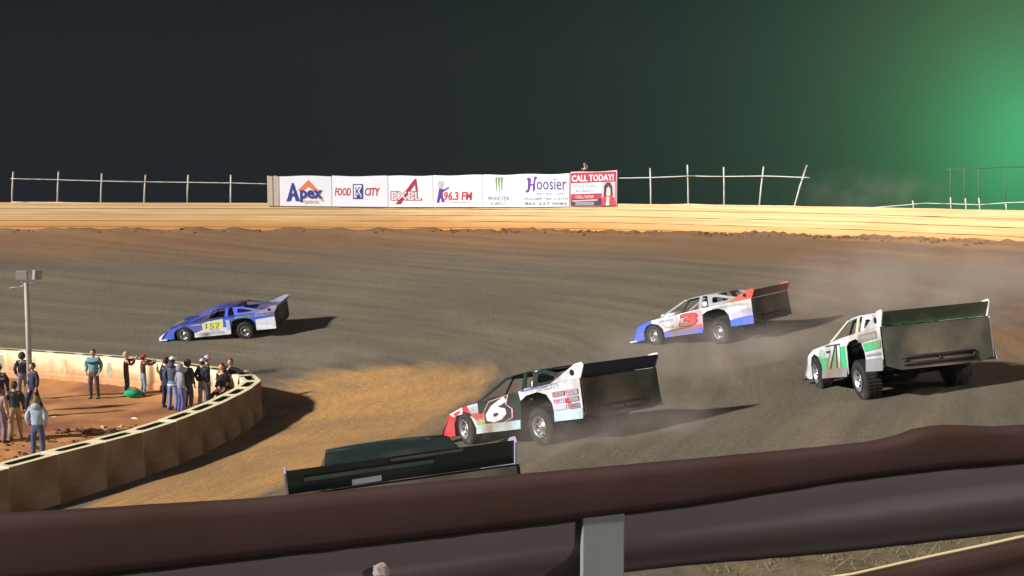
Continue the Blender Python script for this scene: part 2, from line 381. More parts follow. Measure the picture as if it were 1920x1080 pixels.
# ------------------------------------------------------------------ banners
VIN = mat('vinyl_white', (.80, .82, .88), .55, var=.04, scale=1.2, dirt=(.6, .58, .55), dirtamt=.2)
def ink(n_, c): return mat('ink_'+n_, c, .6, var=.08, scale=4)
PUR = ink('purple', (.13, .035, .30)); NAVY = ink('navy', (.045, .05, .30)); RED = ink('red', (.52, .04, .05)); ORG = ink('orange', (.75, .22, .07)); GRY = ink('grey', (.22, .24, .27)); GRN = ink('green', (.16, .3, .08)); WHT = ink('white', (.8, .78, .8)); MAR = ink('maroon', (.38, .03, .06)); DRK = ink('dark', (.05, .03, .06)); PNK = ink('pink', (.7, .42, .42))
LBL = ink('pale_blue', (.55, .68, .72))
class Banner:
    def __init__(s, label, u0, u1, vt0, vt1, vb0, vb1, name='advertising_banner', cat='banner', m=VIN):
        s.u0 = u0; s.u1 = u1; o = -.06
        s.A = wp3(u0, vb0, o); s.B = wp3(u1, vb1, o); s.C = wp3(u1, vt1, o); s.D = wp3(u0, vt0, o); s.vt0, s.vt1, s.vb0, s.vb1 = vt0, vt1, vb0, vb1
        s.n = (s.B-s.A).cross(Vector((0, 0, 1))).normalized()
        if s.n.y > 0: s.n = -s.n
        s.root = empty(name, (s.A+s.B)/2, label, cat); s.M = s.root.matrix_world.inverted()
        b = MB(); K = 8; top = []; bot = []
        for k in range(K+1):
            t = k/K; sag = .025*math.sin(t*math.pi*2+u0)
            top.append(s.D.lerp(s.C, t)+Vector((0, 0, sag))); bot.append(s.A.lerp(s.B, t))
        poly = bot+top[::-1]; b.prism(poly, -s.n*.03, m); b.build('sheet', s.root, T=s.M)
        s.k = 0; s.layer = .006
    def P(s, u, v, off):
        t = (u-s.u0)/(s.u1-s.u0); vb = s.vb0+(s.vb1-s.vb0)*t; vt = s.vt0+(s.vt1-s.vt0)*t
        a = s.A.lerp(s.B, t); d = s.D.lerp(s.C, t); q = (vb-v)/(vb-vt); return a.lerp(d, q)+s.n*off
    def poly(s, pts, m, name='print'):
        s.layer += .004; b = MB(); b.add([s.P(u, v, s.layer) for u, v in pts], [tuple(range(len(pts)))], m); return b.build(name, s.root, T=s.M)
    def text(s, body, u0, u1, v0, v1, m, shear=0, bold=0, name='lettering', slope=0):
        s.layer += .004; V, F = text_polys(body, shear, bold); b = MB()
        b.add([s.P(u0+x*(u1-u0), v1+(1-y)*(v0-v1)+slope*(x-.5), s.layer) for x, y in V], F, m); return b.build(name, s.root, T=s.M)
# two bare boards
for k, (a, b_) in enumerate(((503, 513), (514.5, 525))):
    q = Banner('bare beige upright board %s' % ('farthest left beside the white banners' if k == 0 else 'touching the left edge of the first white banner'), a, b_, 330, 330, 386, 386, 'upright_board', 'board', mat('pale_ply', (.5, .43, .33), .8, scale=3, dirt=(.3, .25, .17), dirtamt=.4))
B = Banner('white banner with an orange peak over purple lettering', 526, 623, 330, 330, 386, 387)
B.poly([(580, 337), (601, 360), (592, 360), (580, 350), (568, 360), (560, 357)], ORG, 'emblem'); B.poly([(537, 378), (540, 371), (548, 372), (543, 378)], PNK); B.poly([(602, 368), (609, 378), (603, 377), (597, 370)], PNK)
B.poly([(539, 377), (549, 343), (552, 343), (563, 377), (556, 377), (553.5, 368), (549, 368), (546, 377)], NAVY, 'initial')
B.poly([(549.6, 362.5), (551, 355), (552.8, 362.5)], VIN, 'initial_gap'); B.text('pex', 564, 606, 379, 356, NAVY, 0, .03); B.text('BANK', 571, 599, 381, 375, PNK, 0, .02)
B = Banner('white banner with red words either side of a blue box', 624, 728, 330, 330, 387, 388)
B.text('FOOD', 629, 659, 367, 352, RED, .2, .02); B.text('CITY', 685, 713, 367, 352, RED, .2, .02)
B.poly([(663, 373), (663, 345), (681.5, 345), (681.5, 373)], NAVY, 'emblem'); B.poly([(665, 371), (665, 347), (679.5, 347), (679.5, 350), (675, 359), (679, 366), (679, 371), (672, 364), (669, 371)], WHT, 'emblem'); B.text('K', 668, 678, 368, 350, NAVY, 0, .0, 'emblem')
B = Banner('white banner with outlined maroon word and a tall pointed letter', 729, 812, 330, 329, 388, 388)
B.poly([(742, 383), (777, 337), (779, 335), (782, 336), (784, 358), (780, 358), (779, 346), (752, 383)], MAR, 'emblem')
B.text('EXEL', 733, 792, 376, 358, MAR, 0, .05); B.text('EXEL', 735, 790, 374.5, 359.5, WHT, 0, .0)
B = Banner('white banner with red radio frequency and a small grey and purple figure stroke', 813, 905, 329, 328, 388, 388)
B.text('96.3 FM', 833, 886, 376, 359, RED, .1, .03); B.text('the Possum', 850, 876, 381, 377.5, GRY)
B.poly([(823, 361), (842, 350), (843, 352), (825, 364)], PUR, 'emblem'); B.poly([(821, 340), (831, 339), (832, 346), (829, 352), (823, 352)], mat('ink_faint_grey', (.45, .46, .5), .6), 'emblem'); B.poly([(824, 353), (832, 354), (830, 365), (834, 379), (829, 379), (827, 368), (823, 380), (819, 380), (822, 366)], PUR, 'emblem')
B = Banner('white banner with three green claw strokes above grey words', 906, 980, 328, 327, 388, 388)
for k, (u, w_, h) in enumerate(((929, 3.2, 363), (934, 3.2, 366), (939, 3.2, 362))): B.poly([(u, 333), (u+w_+.8, 332), (u+w_-.5, 345), (u+w_, 352), (u+1.6, h), (u+1.5, 352), (u+.3, 343)], GRN, 'emblem')
B.text('MONSTER', 915, 955, 376, 368, GRY); B.text('ENERGY', 920, 950, 384, 379, GRY)
B = Banner('white banner with large purple gothic lettering and a telephone number', 981, 1067, 327, 325.5, 388, 387)
B.poly([(984, 359), (989, 355), (990, 340), (987, 335), (992, 332), (996, 336), (995, 345), (1000, 345), (1001, 333), (1005, 330), (1008, 333), (1004, 338), (1003, 357), (999, 360), (999, 348), (995, 348), (993, 358), (989, 362)], PUR, 'initial')
B.text('oosier', 1006, 1062, 356, 334, ink('deep_purple', (.12, .06, .2)), 0, .01)
B.text('RACING TIRE', 1007, 1058, 366, 361, GRY); B.text('HOOSIER TIRE SOUTH', 983, 1064, 375, 370, GRY, 0, .01); B.text('865-227-0085', 984, 1063, 384, 379, ink('soft_dark', (.12, .13, .16)), 0, .01)
B = Banner('square red sign with white CALL TODAY lettering and a picture of a dark haired woman', 1069, 1156, 323, 319.5, 387, 386.5, 'advertising_sign', 'sign', ink('pink_frame', (.75, .45, .48)))
B.poly([(1070, 386), (1070, 324.5), (1154.5, 321.5), (1154.5, 385.5)], MAR, 'print'); B.poly([(1070.5, 364), (1070.5, 344), (1129, 341.5), (1129, 362)], LBL, 'print')
B.text('CALL TODAY!', 1072, 1150, 339.5, 327.5, WHT, 0, .02, slope=-2.5)
B.text('VICKIE ROMO', 1075, 1119, 352, 345.5, GRY); B.text('INSURANCE', 1080, 1114, 361, 356, GRY); B.text('CALL NOW', 1079, 1114, 372, 366, PNK, 0, .03)
B.poly([(1070.5, 386), (1070.5, 374), (1127, 372), (1127, 385.5)], DRK); B.poly([(1073, 378), (1073, 376), (1121, 373.5), (1121, 376)], PNK); B.poly([(1079, 385), (1079, 379), (1114, 378), (1114, 385)], GRY)
B.poly([(1129, 362), (1129, 341.5), (1154, 340.5), (1154, 385), (1128, 385.5)], mat('ink_mauve', (.5, .38, .42), .6), 'picture')
B.poly([(1132, 370), (1133, 348), (1138, 342), (1144, 342), (1148, 350), (1149, 367), (1143, 370), (1138, 372)], DRK, 'picture'); B.poly([(1137, 366), (1137.5, 354), (1141, 349), (1144.5, 354), (1145, 366), (1141, 370)], ink('face_tone', (.68, .45, .42)), 'picture')
B.poly([(1128, 385.5), (1129, 371), (1137, 367), (1145, 367), (1152, 370), (1153.5, 385)], RED, 'picture'); B.poly([(1136.5, 385.3), (1138, 369), (1143, 369), (1142.5, 385.2)], ink('blouse', (.75, .6, .52)), 'picture')

# ------------------------------------------------------------------ infield pocket barrier: hollow blocks
def barrier_material():
    m = bpy.data.materials.new('barrier_concrete'); m.use_nodes = True; n = m.node_tree.nodes; l = m.node_tree.links; b = n['Principled BSDF']; b.inputs['Roughness'].default_value = .8
    geo = n.new('ShaderNodeNewGeometry'); s = n.new('ShaderNodeSeparateXYZ'); l.new(geo.outputs['Position'], s.inputs[0])
    z = n.new('ShaderNodeTexNoise'); z.inputs['Scale'].default_value = 1.6; z.inputs['Detail'].default_value = 7; l.new(geo.outputs['Position'], z.inputs[0])
    h = n.new('ShaderNodeMath'); h.operation = 'MULTIPLY_ADD'; l.new(z.outputs['Fac'], h.inputs[0]); h.inputs[1].default_value = -.9; l.new(s.outputs[2], h.inputs[2])
    r = n.new('ShaderNodeValToRGB'); e = r.color_ramp.elements; e[0].position = .0; e[0].color = (.48, .25, .11, 1); e[1].position = .55; e[1].color = (.74, .65, .42, 1); q = e.new(.22); q.color = (.62, .40, .20, 1)
    l.new(h.outputs[0], r.inputs[0])
    mp = n.new('ShaderNodeMapping'); mp.inputs['Scale'].default_value = (.9, .9, .12); l.new(geo.outputs['Position'], mp.inputs[0]); z2 = n.new('ShaderNodeTexNoise'); z2.inputs['Scale'].default_value = 2.2; z2.inputs['Detail'].default_value = 3; l.new(mp.outputs[0], z2.inputs[0])
    rr = n.new('ShaderNodeMapRange'); rr.inputs['From Min'].default_value = .6; rr.inputs['From Max'].default_value = .75; rr.inputs['To Max'].default_value = .38; l.new(z2.outputs['Fac'], rr.inputs[0])
    mx = n.new('ShaderNodeMix'); mx.data_type = 'RGBA'; l.new(rr.outputs[0], mx.inputs[0]); l.new(r.outputs[0], mx.inputs[6]); mx.inputs[7].default_value = (.25, .2, .12, 1)
    l.new(mx.outputs[2], b.inputs['Base Color']); return m
BAR = barrier_material(); CLAYSHADE = mat('clay_and_shade_concrete', (.235, .16, .095), .95, var=.35, scale=1.6, bump=.6, dirt=(.12, .07, .04), dirtamt=.75); CAVITY = mat('cavity_dark', (.05, .045, .02), 1); GREENP = mat('green_smear', (.30, .52, .30), .8, var=.4); ORP = mat('orange_smear', (.68, .42, .26), .8, var=.3); DKP = mat('dark_smear', (.36, .33, .24), .8, var=.4)
BP = [(-14.8, 12.2), (-12.9, 17.4), (-10.9, 22.7), (-9.3, 26.2), (-8.55, 29.2), (-8.3, 31.4), (-8.22, 33.1), (-8.4, 34.1), (-9.0, 35.05), (-9.9, 35.95), (-10.9, 36.8), (-14.0, 38.7), (-17.3, 40.1), (-24, 42.7), (-30, 44.7)]
def resample(P, step):
    out = [Vector(P[0])]; acc = 0
    # smooth with catmull
    D = []
    for i in range(len(P)-1):
        p0 = Vector(P[max(i-1, 0)]); p1 = Vector(P[i]); p2 = Vector(P[i+1]); p3 = Vector(P[min(i+2, len(P)-1)])
        for k in range(20):
            t = k/20; D.append(.5*((2*p1)+(p2-p0)*t+(2*p0-5*p1+4*p2-p3)*t*t+(3*p1-p0-3*p2+p3)*t**3))
    D.append(Vector(P[-1]))
    for a, b in zip(D[:-1], D[1:]):
        acc += (b-a).length
        if acc >= step: out.append(b.copy()); acc = 0
    return out
PTS = resample(BP, 1.22); nb = len(PTS)-1
ordw = ['first', 'second', 'third', 'fourth', 'fifth', 'sixth', 'seventh', 'eighth', 'ninth', 'tenth', 'eleventh', 'twelfth', 'thirteenth', 'fourteenth', 'fifteenth', 'sixteenth', 'seventeenth', 'eighteenth', 'nineteenth', 'twentieth', 'twenty first', 'twenty second', 'twenty third', 'twenty fourth', 'twenty fifth']
tip = min(range(nb), key=lambda i: ((PTS[i]+PTS[i+1])/2-Vector((-8.0, 33.5))).length)
HB = 1.2; HW = .28
def off_pt(i, o):
    a = PTS[max(i-1, 0)]; b = PTS[min(i+1, nb)]; t = (b-a).normalized(); return PTS[i]+Vector((t.y, -t.x))*o     # +o = track side
for i in range(nb):
    A0, A1 = off_pt(i, HW), off_pt(i+1, HW); B0, B1 = off_pt(i, -HW), off_pt(i+1, -HW); c = (PTS[i]+PTS[i+1])/2
    if c.x < -27 or c.y < 15: continue
    if i == tip: lab = 'hollow cream barrier block at the very tip of the rounded pocket end'
    elif i < tip: lab = '%s hollow barrier block from the rounded tip along the near shaded side' % ordw[tip-i-1]
    else: lab = '%s hollow cream barrier block from the rounded tip along the far lit side' % ordw[i-tip-1]
    rt = empty('barrier_block', Vector((c.x, c.y, 0)), lab, 'barrier', 'hollow barrier blocks round the infield pocket'); Mi = rt.matrix_world.inverted()
    g_ = .003; h = HB+random.uniform(-.014, .014); wall_t = .15
    def lp(u, v):   # u along 0..1, v 0 (track) .. 1 (infield)
        a = A0.lerp(A1, u); b = B0.lerp(B1, u); return a.lerp(b, v)
    u0, u1 = g_, 1-g_; rib = .12+random.uniform(0, .05); ci = wall_t/(2*HW)
    bulge = random.uniform(-.006, .006)
    ou = [(u0, 0), (.5, -.012+bulge), (u1, 0), (u1, 1), (.5, 1.02), (u0, 1)]
    # cavity outline (rounded)
    cav = [(rib, ci+.08), (rib+.08, ci), (.5, ci-.01), (1-rib-.08, ci), (1-rib, ci+.08), (1-rib, 1-ci-.08), (1-rib-.08, 1-ci), (.5, 1-ci), (rib+.08, 1-ci), (rib, 1-ci-.08)]
    ou2 = [(u0, .0), (.2, -.01), (.5, -.012+bulge), (.8, -.01), (u1, 0), (u1, 1), (.8, 1.01), (.5, 1.02), (.2, 1.01), (u0, 1)]
    b = MB(); n_ = len(ou2)
    V = []
    def p3(q, z): k = lp(*q); return Vector((k.x, k.y, z))
    base = [(q[0], .5+(q[1]-.5)*1.12) for q in ou2]
    V += [p3(q, -.3) for q in base]+[p3(q, .38) for q in base]+[p3(q, .44) for q in ou2]+[p3(q, h-.02) for q in ou2]
    V += [p3((.5+(q[0]-.5)*.99, .5+(q[1]-.5)*.97), h) for q in ou2]+[p3(q, h) for q in cav]+[p3(q, .5) for q in cav]
    F = []
    for L_ in range(6):
        for k in range(n_): F.append((L_*n_+k, L_*n_+(k+1) % n_, (L_+1)*n_+(k+1) % n_, (L_+1)*n_+k))
    lay4 = [f for k, f in enumerate(F[:5*n_]) if (k % n_) in (0, 1, 2, 3) and k < 4*n_]; b.add(V, [f for f in F[:5*n_] if f not in lay4], BAR); b.add(V, lay4, CLAYSHADE); b.build('block', rt, T=Mi)  # outer faces: darker brown, their shade put into the colour along with clay
    b = MB(); b.add([V[5*n_+k]-Vector((0, 0, .004)) for k in range(n_)]+[V[6*n_+k] for k in range(n_)], [(k, (k+1) % n_, n_+(k+1) % n_, n_+k) for k in range(n_)]+[tuple(range(n_, 2*n_))], CAVITY); b.build('cavity', rt, T=Mi)  # hollow walls and floor coloured much darker than the block
    # paint smears on the lit inner faces
    if i > tip+1 and random.random() < .75:
        mm = random.choice([GREENP, ORP, DKP, DKP]); uu = random.uniform(.1, .6); ww = random.uniform(.06, .26)
        b = MB(); b.add([p3((uu, 1.028), .47), p3((uu+ww, 1.028), .46), p3((uu+ww*1.1, 1.028), .7), p3((uu+ww*.9, 1.028), .98), p3((uu+ww*.2, 1.028), 1.03), p3((uu-.03, 1.028), .75)], [(0, 1, 2, 3, 4, 5)], mm); b.build('paint_smear', rt, T=Mi)

# ------------------------------------------------------------------ light mast in the infield
pb = at_z(57, 752, .1); rt = empty('light_mast', pb, 'slim grey pole with two small floodlight heads standing in the infield', 'light pole')
def rel(u, v): return at_y(u, v, pb.y)-pb
PM = mat('grey_pole', (.34, .35, .33), .7, dirt=(.2, .17, .13), dirtamt=.3)
m = MB(); m.tube([Vector((0, 0, -.15)), rel(53, 620), rel(49, 530)], [.095, .085, .07], PM, 10); m.build('pole', rt)
m = MB(); m.tube([rel(38, 538), rel(49, 532), rel(74, 530)], .022, PM, 6); m.tube([rel(18, 540), rel(41, 537)], .012, PM, 5); m.build('crossarm', rt)
for (u, v, w_, h_, yaw) in ((41, 516, .36, .30, .1), (70, 515, .32, .32, 1.15)):
    c = rel(u, v); Mz = Matrix.Rotation(yaw, 3, 'Z') @ Matrix.Rotation(.12, 3, 'X')
    b = MB(); b.box(c, (w_, .12, h_), mat('lamp_housing', (.27, .27, .27), .5), Mz); b.box(c+Mz @ Vector((0, .066, 0)), (w_*.85, .012, h_*.8), mat('lamp_glass_unlit', (.1, .1, .11), .15), Mz); b.tube([c+Vector((0, 0, -h_/2)), c+Vector((0, 0, -h_/2-.12))], .02, PM, 6); b.build('floodlight_head', rt, bevel=.012)

# ------------------------------------------------------------------ people
def skin_mesh(V, E, Rr, roots, lvl=1):
    me = bpy.data.meshes.new('s'); me.from_pydata(V, E, []); o = bpy.data.objects.new('s', me); COL.objects.link(o)
    sk = o.modifiers.new('skin', 'SKIN'); sk.branch_smoothing = .6
    sd = me.skin_vertices
    if not sd: bmv = bmesh.new(); bmv.from_mesh(me); bmv.verts.layers.skin.verify(); bmv.to_mesh(me); bmv.free(); sd = me.skin_vertices
    for k, r_ in enumerate(Rr): sd[0].data[k].radius = r_ if isinstance(r_, tuple) else (r_, r_); sd[0].data[k].use_root = k in roots
    if lvl: ss = o.modifiers.new('sub', 'SUBSURF'); ss.levels = lvl; ss.render_levels = lvl
    dg = bpy.context.evaluated_depsgraph_get(); out = bpy.data.meshes.new_from_object(o.evaluated_get(dg)); bpy.data.objects.remove(o); bpy.data.meshes.remove(me)
    return [v.co.copy() for v in out.vertices], [tuple(p.vertices) for p in out.polygons]
def sphere(c, r, sx=1, sy=1, sz=1, nu=14, nv=10, cut=None):
    V = []; F = []
    for j in range(nv+1):
        ph = math.pi*j/nv
        for i in range(nu):
            th = 2*math.pi*i/nu; V.append(Vector(c)+Vector((r*sx*math.sin(ph)*math.cos(th), r*sy*math.sin(ph)*math.sin(th), r*sz*math.cos(ph))))
    for j in range(nv):
        for i in range(nu): F.append((j*nu+i, j*nu+(i+1) % nu, (j+1)*nu+(i+1) % nu, (j+1)*nu+i))
    return V, F
def person(pos, h, yaw, label, top, legs, hat=None, hair=(.05, .03, .02), hood=False, armL='down', armR='down', stride=0., bulk=1., longcoat=0., stripe=None, sit=False, lean=0., category='person', shoes=(.06, .04, .03), white_hem=False, group='onlookers in the infield pocket', head_yaw=0):
    """local: facing +y, x to the person's right"""
    s = h/1.76; rt = empty('person', Matrix.Translation(pos) @ Matrix.Rotation(yaw, 4, 'Z'), label, category, group); S = Matrix.Scale(s, 4)
    hipz = .93; wdt = bulk
    hp = Vector((0, 0, hipz)); ch = Vector((0, lean*.35, 1.26)); nk = Vector((0, lean*.5, 1.48)); hd = Vector((0, lean*.5+.02, 1.60))
    if sit: hp.z = .82; ch.z = 1.16; nk.z = 1.38; hd.z = 1.5
    shL = Vector((-.168*wdt, ch.y, nk.z-.06)); shR = Vector((.168*wdt, ch.y, nk.z-.06))
    def arm(sh, sgn, pose):
        if pose == 'down': return [sh, sh+Vector((.06*sgn, -.02, -.29)), sh+Vector((.06*sgn, .05, -.54)), sh+Vector((.05*sgn, .09, -.62))]
        if pose == 'pocket': return [sh, sh+Vector((.065*sgn, -.06, -.28)), sh+Vector((.03*sgn, .08, -.48)), sh+Vector((-.0*sgn, .12, -.53))]
        if pose == 'point': return [sh, sh+Vector((.14*sgn, .2, -.08)), sh+Vector((.12*sgn, .44, .0)), sh+Vector((.12*sgn, .52, .01))]
        if pose == 'fold': return [sh, sh+Vector((.09*sgn, .08, -.25)), sh+Vector((-.13*sgn, .24, -.22)), sh+Vector((-.2*sgn, .24, -.2))]
        if pose == 'up': return [sh, sh+Vector((.1*sgn, .16, -.2)), sh+Vector((.0*sgn, .3, .02)), sh+Vector((-.02*sgn, .34, .09))]
        if pose == 'side': return [sh, sh+Vector((.22*sgn, .02, -.14)), sh+Vector((.44*sgn, .1, -.08)), sh+Vector((.52*sgn, .12, -.06))]
    aL = arm(shL, -1, armL); aR = arm(shR, 1, armR)
    def leg(sgn):
        y1 = stride*sgn
        if sit: return [hp+Vector((.1*sgn, 0, -.04)), Vector((.13*sgn, .34, .62)), Vector((.13*sgn, .38, .12)), Vector((.13*sgn, .5, .04))]
        return [hp+Vector((.1*sgn, 0, -.04)), Vector((.115*sgn, .03+y1*.5, .50)), Vector((.125*sgn, y1-.03, .09)), Vector((.14*sgn, y1+.11, .04))]
    lL, lR = leg(-1), leg(1)
    # body: one continuous figure
    V = [hp, ch, nk, hd-Vector((0, 0, .03))]; Rr = [(.125, .1), (.14, .1), .055, .05]; E = [(0, 1), (1, 2), (2, 3)]
    def chain(root, pts, rad):
        p = root
        for q, r_ in zip(pts, rad): V.append(q); Rr.append(r_); E.append((p, len(V)-1)); p = len(V)-1
        return p
    for a in (aL, aR): chain(1, [a[0], a[1], a[2], a[3]], [.055, .042, .03, (.036, .02)])
    for l_ in (lL, lR): chain(0, l_, [.085, .055, .04, .035])
    roots = [0]
    for a, sg in ((aL, -1), (aR, 1)):       # five fingers on each palm
        d = (a[3]-a[2]).normalized(); sd_ = d.cross(Vector((0, 0, 1)) if abs(d.z) < .8 else Vector((0, 1, 0))).normalized(); cr = d.cross(sd_)
        for k, (o_, ln) in enumerate(((-.03, .06), (-.01, .075), (.01, .07), (.028, .055))):
            b = len(V); V += [a[3]+sd_*o_, a[3]+sd_*o_+d*ln*.6, a[3]+sd_*o_*.95+d*ln*.95+cr*.025]; Rr += [.0095, .0085, .007]; E += [(b, b+1), (b+1, b+2)]; roots.append(b)
        b = len(V); V += [a[3]-sd_*.03-d*.02, a[3]-sd_*.055+d*.015, a[3]-sd_*.05+d*.045+cr*.015]; Rr += [.011, .0095, .008]; E += [(b, b+1), (b+1, b+2)]; roots.append(b)
    bv, bf = skin_mesh(V, E, Rr, roots); mb = MB(); mb.add(bv, bf, SKIN, True)
    v_, f_ = sphere(hd, .1, .82, .98, 1.18)
    v_ = [Vector((p.x*(1-.18*max(0, (hd.z-p.z)/.12)), p.y, p.z)) for p in v_]; mb.add(v_, f_, SKIN, True)
    fy = hd.y+.095
    mb.add([(-.014, fy-.005, hd.z+.02), (.014, fy-.005, hd.z+.02), (.018, fy, hd.z-.025), (-.018, fy, hd.z-.025), (0, fy+.022, hd.z-.022), (0, fy+.006, hd.z+.02)], [(0, 3, 4, 5), (1, 5, 4, 2), (3, 2, 4)], SKIN, True)
    for sx in (-1, 1):
        v_, f_ = sphere((.032*sx, fy-.012, hd.z+.012), .013, 1.2, .6, .7, 8, 6); mb.add(v_, f_, mat('eye', (.03, .02, .02), .3), True)
        v_, f_ = sphere((.082*sx, hd.y-.0, hd.z-.005), .028, .4, .8, 1.1, 8, 6); mb.add(v_, f_, SKIN, True)
    v_, f_ = sphere((0, fy-.012, hd.z-.055), .022, 1.1, .5, .35, 8, 6); mb.add(v_, f_, mat('lips', (.35, .13, .11), .5), True)
    mb.build('body', rt, T=S)
    # jacket
    TM = cloth('%.3f_%.3f_%.3f' % top, top); LM = cloth('%.3f_%.3f_%.3f' % legs, legs)
    V = [hp+Vector((0, 0, -.07-longcoat)), hp+Vector((0, 0, .10)), ch, nk-Vector((0, 0, .05))]; Rr = [(.165*wdt, .125*wdt), (.165*wdt, .125*wdt), (.175*wdt, .13*wdt), (.085, .075)]; E = [(0, 1), (1, 2), (2, 3)]
    chain(2, [aL[0]+Vector((.0, 0, 0)), aL[1], aL[2]], [.085*wdt, .065*wdt, .05]); chain(2, [aR[0], aR[1], aR[2]], [.085*wdt, .065*wdt, .05])
    jv, jf = skin_mesh(V, E, Rr, [0]); jb = MB(); jv = [p+p.normalized()*0+Vector((nz(p.x*9, p.y*9, p.z*9), nz(p.y*9, p.z*9, p.x*9), 0))*.026 for p in jv]; jb.add(jv, jf, TM, True)
    if hood or hat == 'hoodup':
        v_, f_ = sphere(hd-Vector((0, .03 if hood != 'down' else .1, .0 if hood != 'down' else .13)), .125, .98, 1.0 if hood != 'down' else .6, 1.15 if hood != 'down' else .75); keep = [f for f in f_ if hood == 'down' or sum((v_[k].y for k in f))/4 < hd.y+.045]; jb.add(v_, keep, TM, True)
    jb.build('jacket', rt, T=S)
    if stripe:
        SM = cloth('stripe_%.2f_%.2f_%.2f' % stripe, stripe); b = MB(); b.lathe([(.183*wdt, -.028), (.187*wdt, 0), (.183*wdt, .028)], (0, 0, 0), (0, 0, 1), SM, 18); b.v = [Vector((p.x, p.y*.80, p.z))+Vector((ch.x, ch.y, ch.z+.02)) for p in b.v]; b.build('chest_stripe', rt, T=S)
    # trousers
    V = [hp+Vector((0, 0, .18)), hp-Vector((0, 0, .03))]; Rr = [(.145*wdt, .115*wdt), (.145*wdt, .115*wdt)]; E = [(0, 1)]
    for l_ in (lL, lR): chain(1, [l_[0]-Vector((0, 0, .07)), l_[1], l_[2]], [.095*wdt, .075*wdt, .068])
    tv, tf = skin_mesh(V, E, Rr, [0]); tb = MB(); tb.add(tv, tf, LM, True); tb.build('trousers', rt, T=S)
    SHM = mat('shoe_%.2f' % shoes[0], shoes, .7)
    for l_ in (lL, lR):
        b = MB(); a = l_[2]; c = Vector((a.x, a.y+.07, .045)); v_, f_ = sphere(c, .07, .68, 1.9, .75, 10, 8); b.add([Vector((p.x, p.y, max(p.z, 0))) for p in v_], f_, SHM, True); b.tube([a+Vector((0, .0, .05)), a+Vector((0, .01, -.06))], .055, SHM, 8); b.build('shoe', rt, T=S)
    if white_hem:
        b = MB(); b.lathe([(.168*wdt, -.03), (.172*wdt, .01)], (0, 0, 0), (0, 0, 1), cloth('hem', (.7, .7, .72)), 16); b.v = [Vector((p.x, p.y*.78, p.z+hp.z-.06)) for p in b.v]; b.build('shirt_hem', rt, T=S)
    if hood != True:
        HM = mat('hair_%.2f_%.2f' % hair[:2], hair, .8, scale=30, var=.4, bump=.5)
        if isinstance(hat, tuple):
            HT = cloth('cap_%.2f_%.2f' % hat[:2], hat); b = MB(); v_, f_ = sphere(hd+Vector((0, -.005, .025)), .108, .9, 1.04, 1.0); keep = [f for f in f_ if sum((v_[k].z for k in f))/4 > hd.z+.035]; b.add(v_, keep, HT, True)
            b.prism([hd+Vector((x, y, .05)) for x, y in ((-.07, .06), (.07, .06), (.06, .15), (.03, .175), (-.03, .175), (-.06, .15))], (0, 0, .012), HT); b.build('cap', rt, T=S)
        b = MB(); v_, f_ = sphere(hd+Vector((0, -.016, .014)), .108, .87, 1.0, 1.16); keep = [f for f in f_ if (sum((v_[k].y for k in f))/4 < hd.y+.01 or sum((v_[k].z for k in f))/4 > hd.z+.075) and (not isinstance(hat, tuple) or sum(v_[k].z for k in f)/4 < hd.z+.04)]
        keep = [f for f in keep if sum(v_[k].z for k in f)/4 > hd.z-.09]; b.add(v_, keep, HM, True); b.build('hair', rt, T=S)
    return rt
def feet(u, v, z=.1): return at_z(u, v, z)
AW = R(0)      # facing away from the camera = +y
person(feet(177, 749), 1.78, R(180), 'person in a teal jacket with dark chest band standing alone facing the camera', (.13, .27, .31), (.10, .075, .06), armL='pocket', armR='pocket', bulk=1.12, stripe=(.03, .035, .06), hair=(.04, .03, .02))
person(feet(238, 744), 1.62, R(-60), 'person in a maroon top holding both arms out, left of the green bag', (.14, .035, .03), (.045, .05, .08), armL='point', armR='up', hair=(.45, .33, .25))
person(feet(270, 744), 1.52, R(-55), 'person in a bright red cap with light blue jeans pointing right', (.11, .03, .035), (.16, .24, .35), hat=(.62, .03, .035), armL='point', armR='point')
person(feet(313, 766), 1.74, R(-30), 'person in dark clothes half hidden behind the white cap wearer', (.03, .035, .05), (.025, .028, .05))
person(feet(325, 772), 1.84, R(-15), 'person in a white cap and dark blue hoodie with faded jeans, back turned', (.07, .08, .12), (.16, .19, .34), hat=(.75, .74, .8), hood='down', armL='pocket', armR='pocket', white_hem=True)
person(feet(354, 768), 1.70, R(-30), 'person in a long dark hooded coat beside the lavender grey hoodie', (.045, .045, .05), (.05, .055, .09), hood=True, longcoat=.22, bulk=1.05)
person(feet(340, 780), 1.70, R(-50), 'person in a pale lavender grey hoodie and blue jeans with hands in pockets', (.22, .23, .31), (.09, .10, .22), hood=True, longcoat=.05, armL='pocket', armR='pocket')
person(feet(390, 764), 1.78, R(-70), 'person with pale cap partly hidden behind the printed black jacket', (.05, .05, .06), (.13, .13, .17), hat=(.5, .42, .48))
person(feet(381, 768), 1.72, R(-20), 'person in a printed black jacket and grey trousers', (.03, .03, .035), (.17, .17, .22), hat=(.5, .5, .45), armL='pocket', armR='pocket')
bk = feet(384, 768)
person(feet(418, 772), 1.72, R(150), 'person with dark red hair in black leaning on the wall, left of the pair', (.018, .018, .02), (.02, .022, .024), hair=(.12, .03, .02), sit=True, armL='fold', armR='down')
pp = person(feet(434, 762), 1.74, R(160), 'person in black with a yellow trouser stripe perched at the end of the wall', (.016, .016, .02), (.02, .022, .025), hair=(.10, .06, .04), sit=True, armL='side', armR='fold', bulk=1.1)
b = MB(); YL = mat('yellow_stripe', (.75, .8, .12), .6); b.tube([(.235, .3, .70), (.225, .43, .42), (.2, .44, .2)], .028, YL, 6); b.build('trouser_stripe', pp)
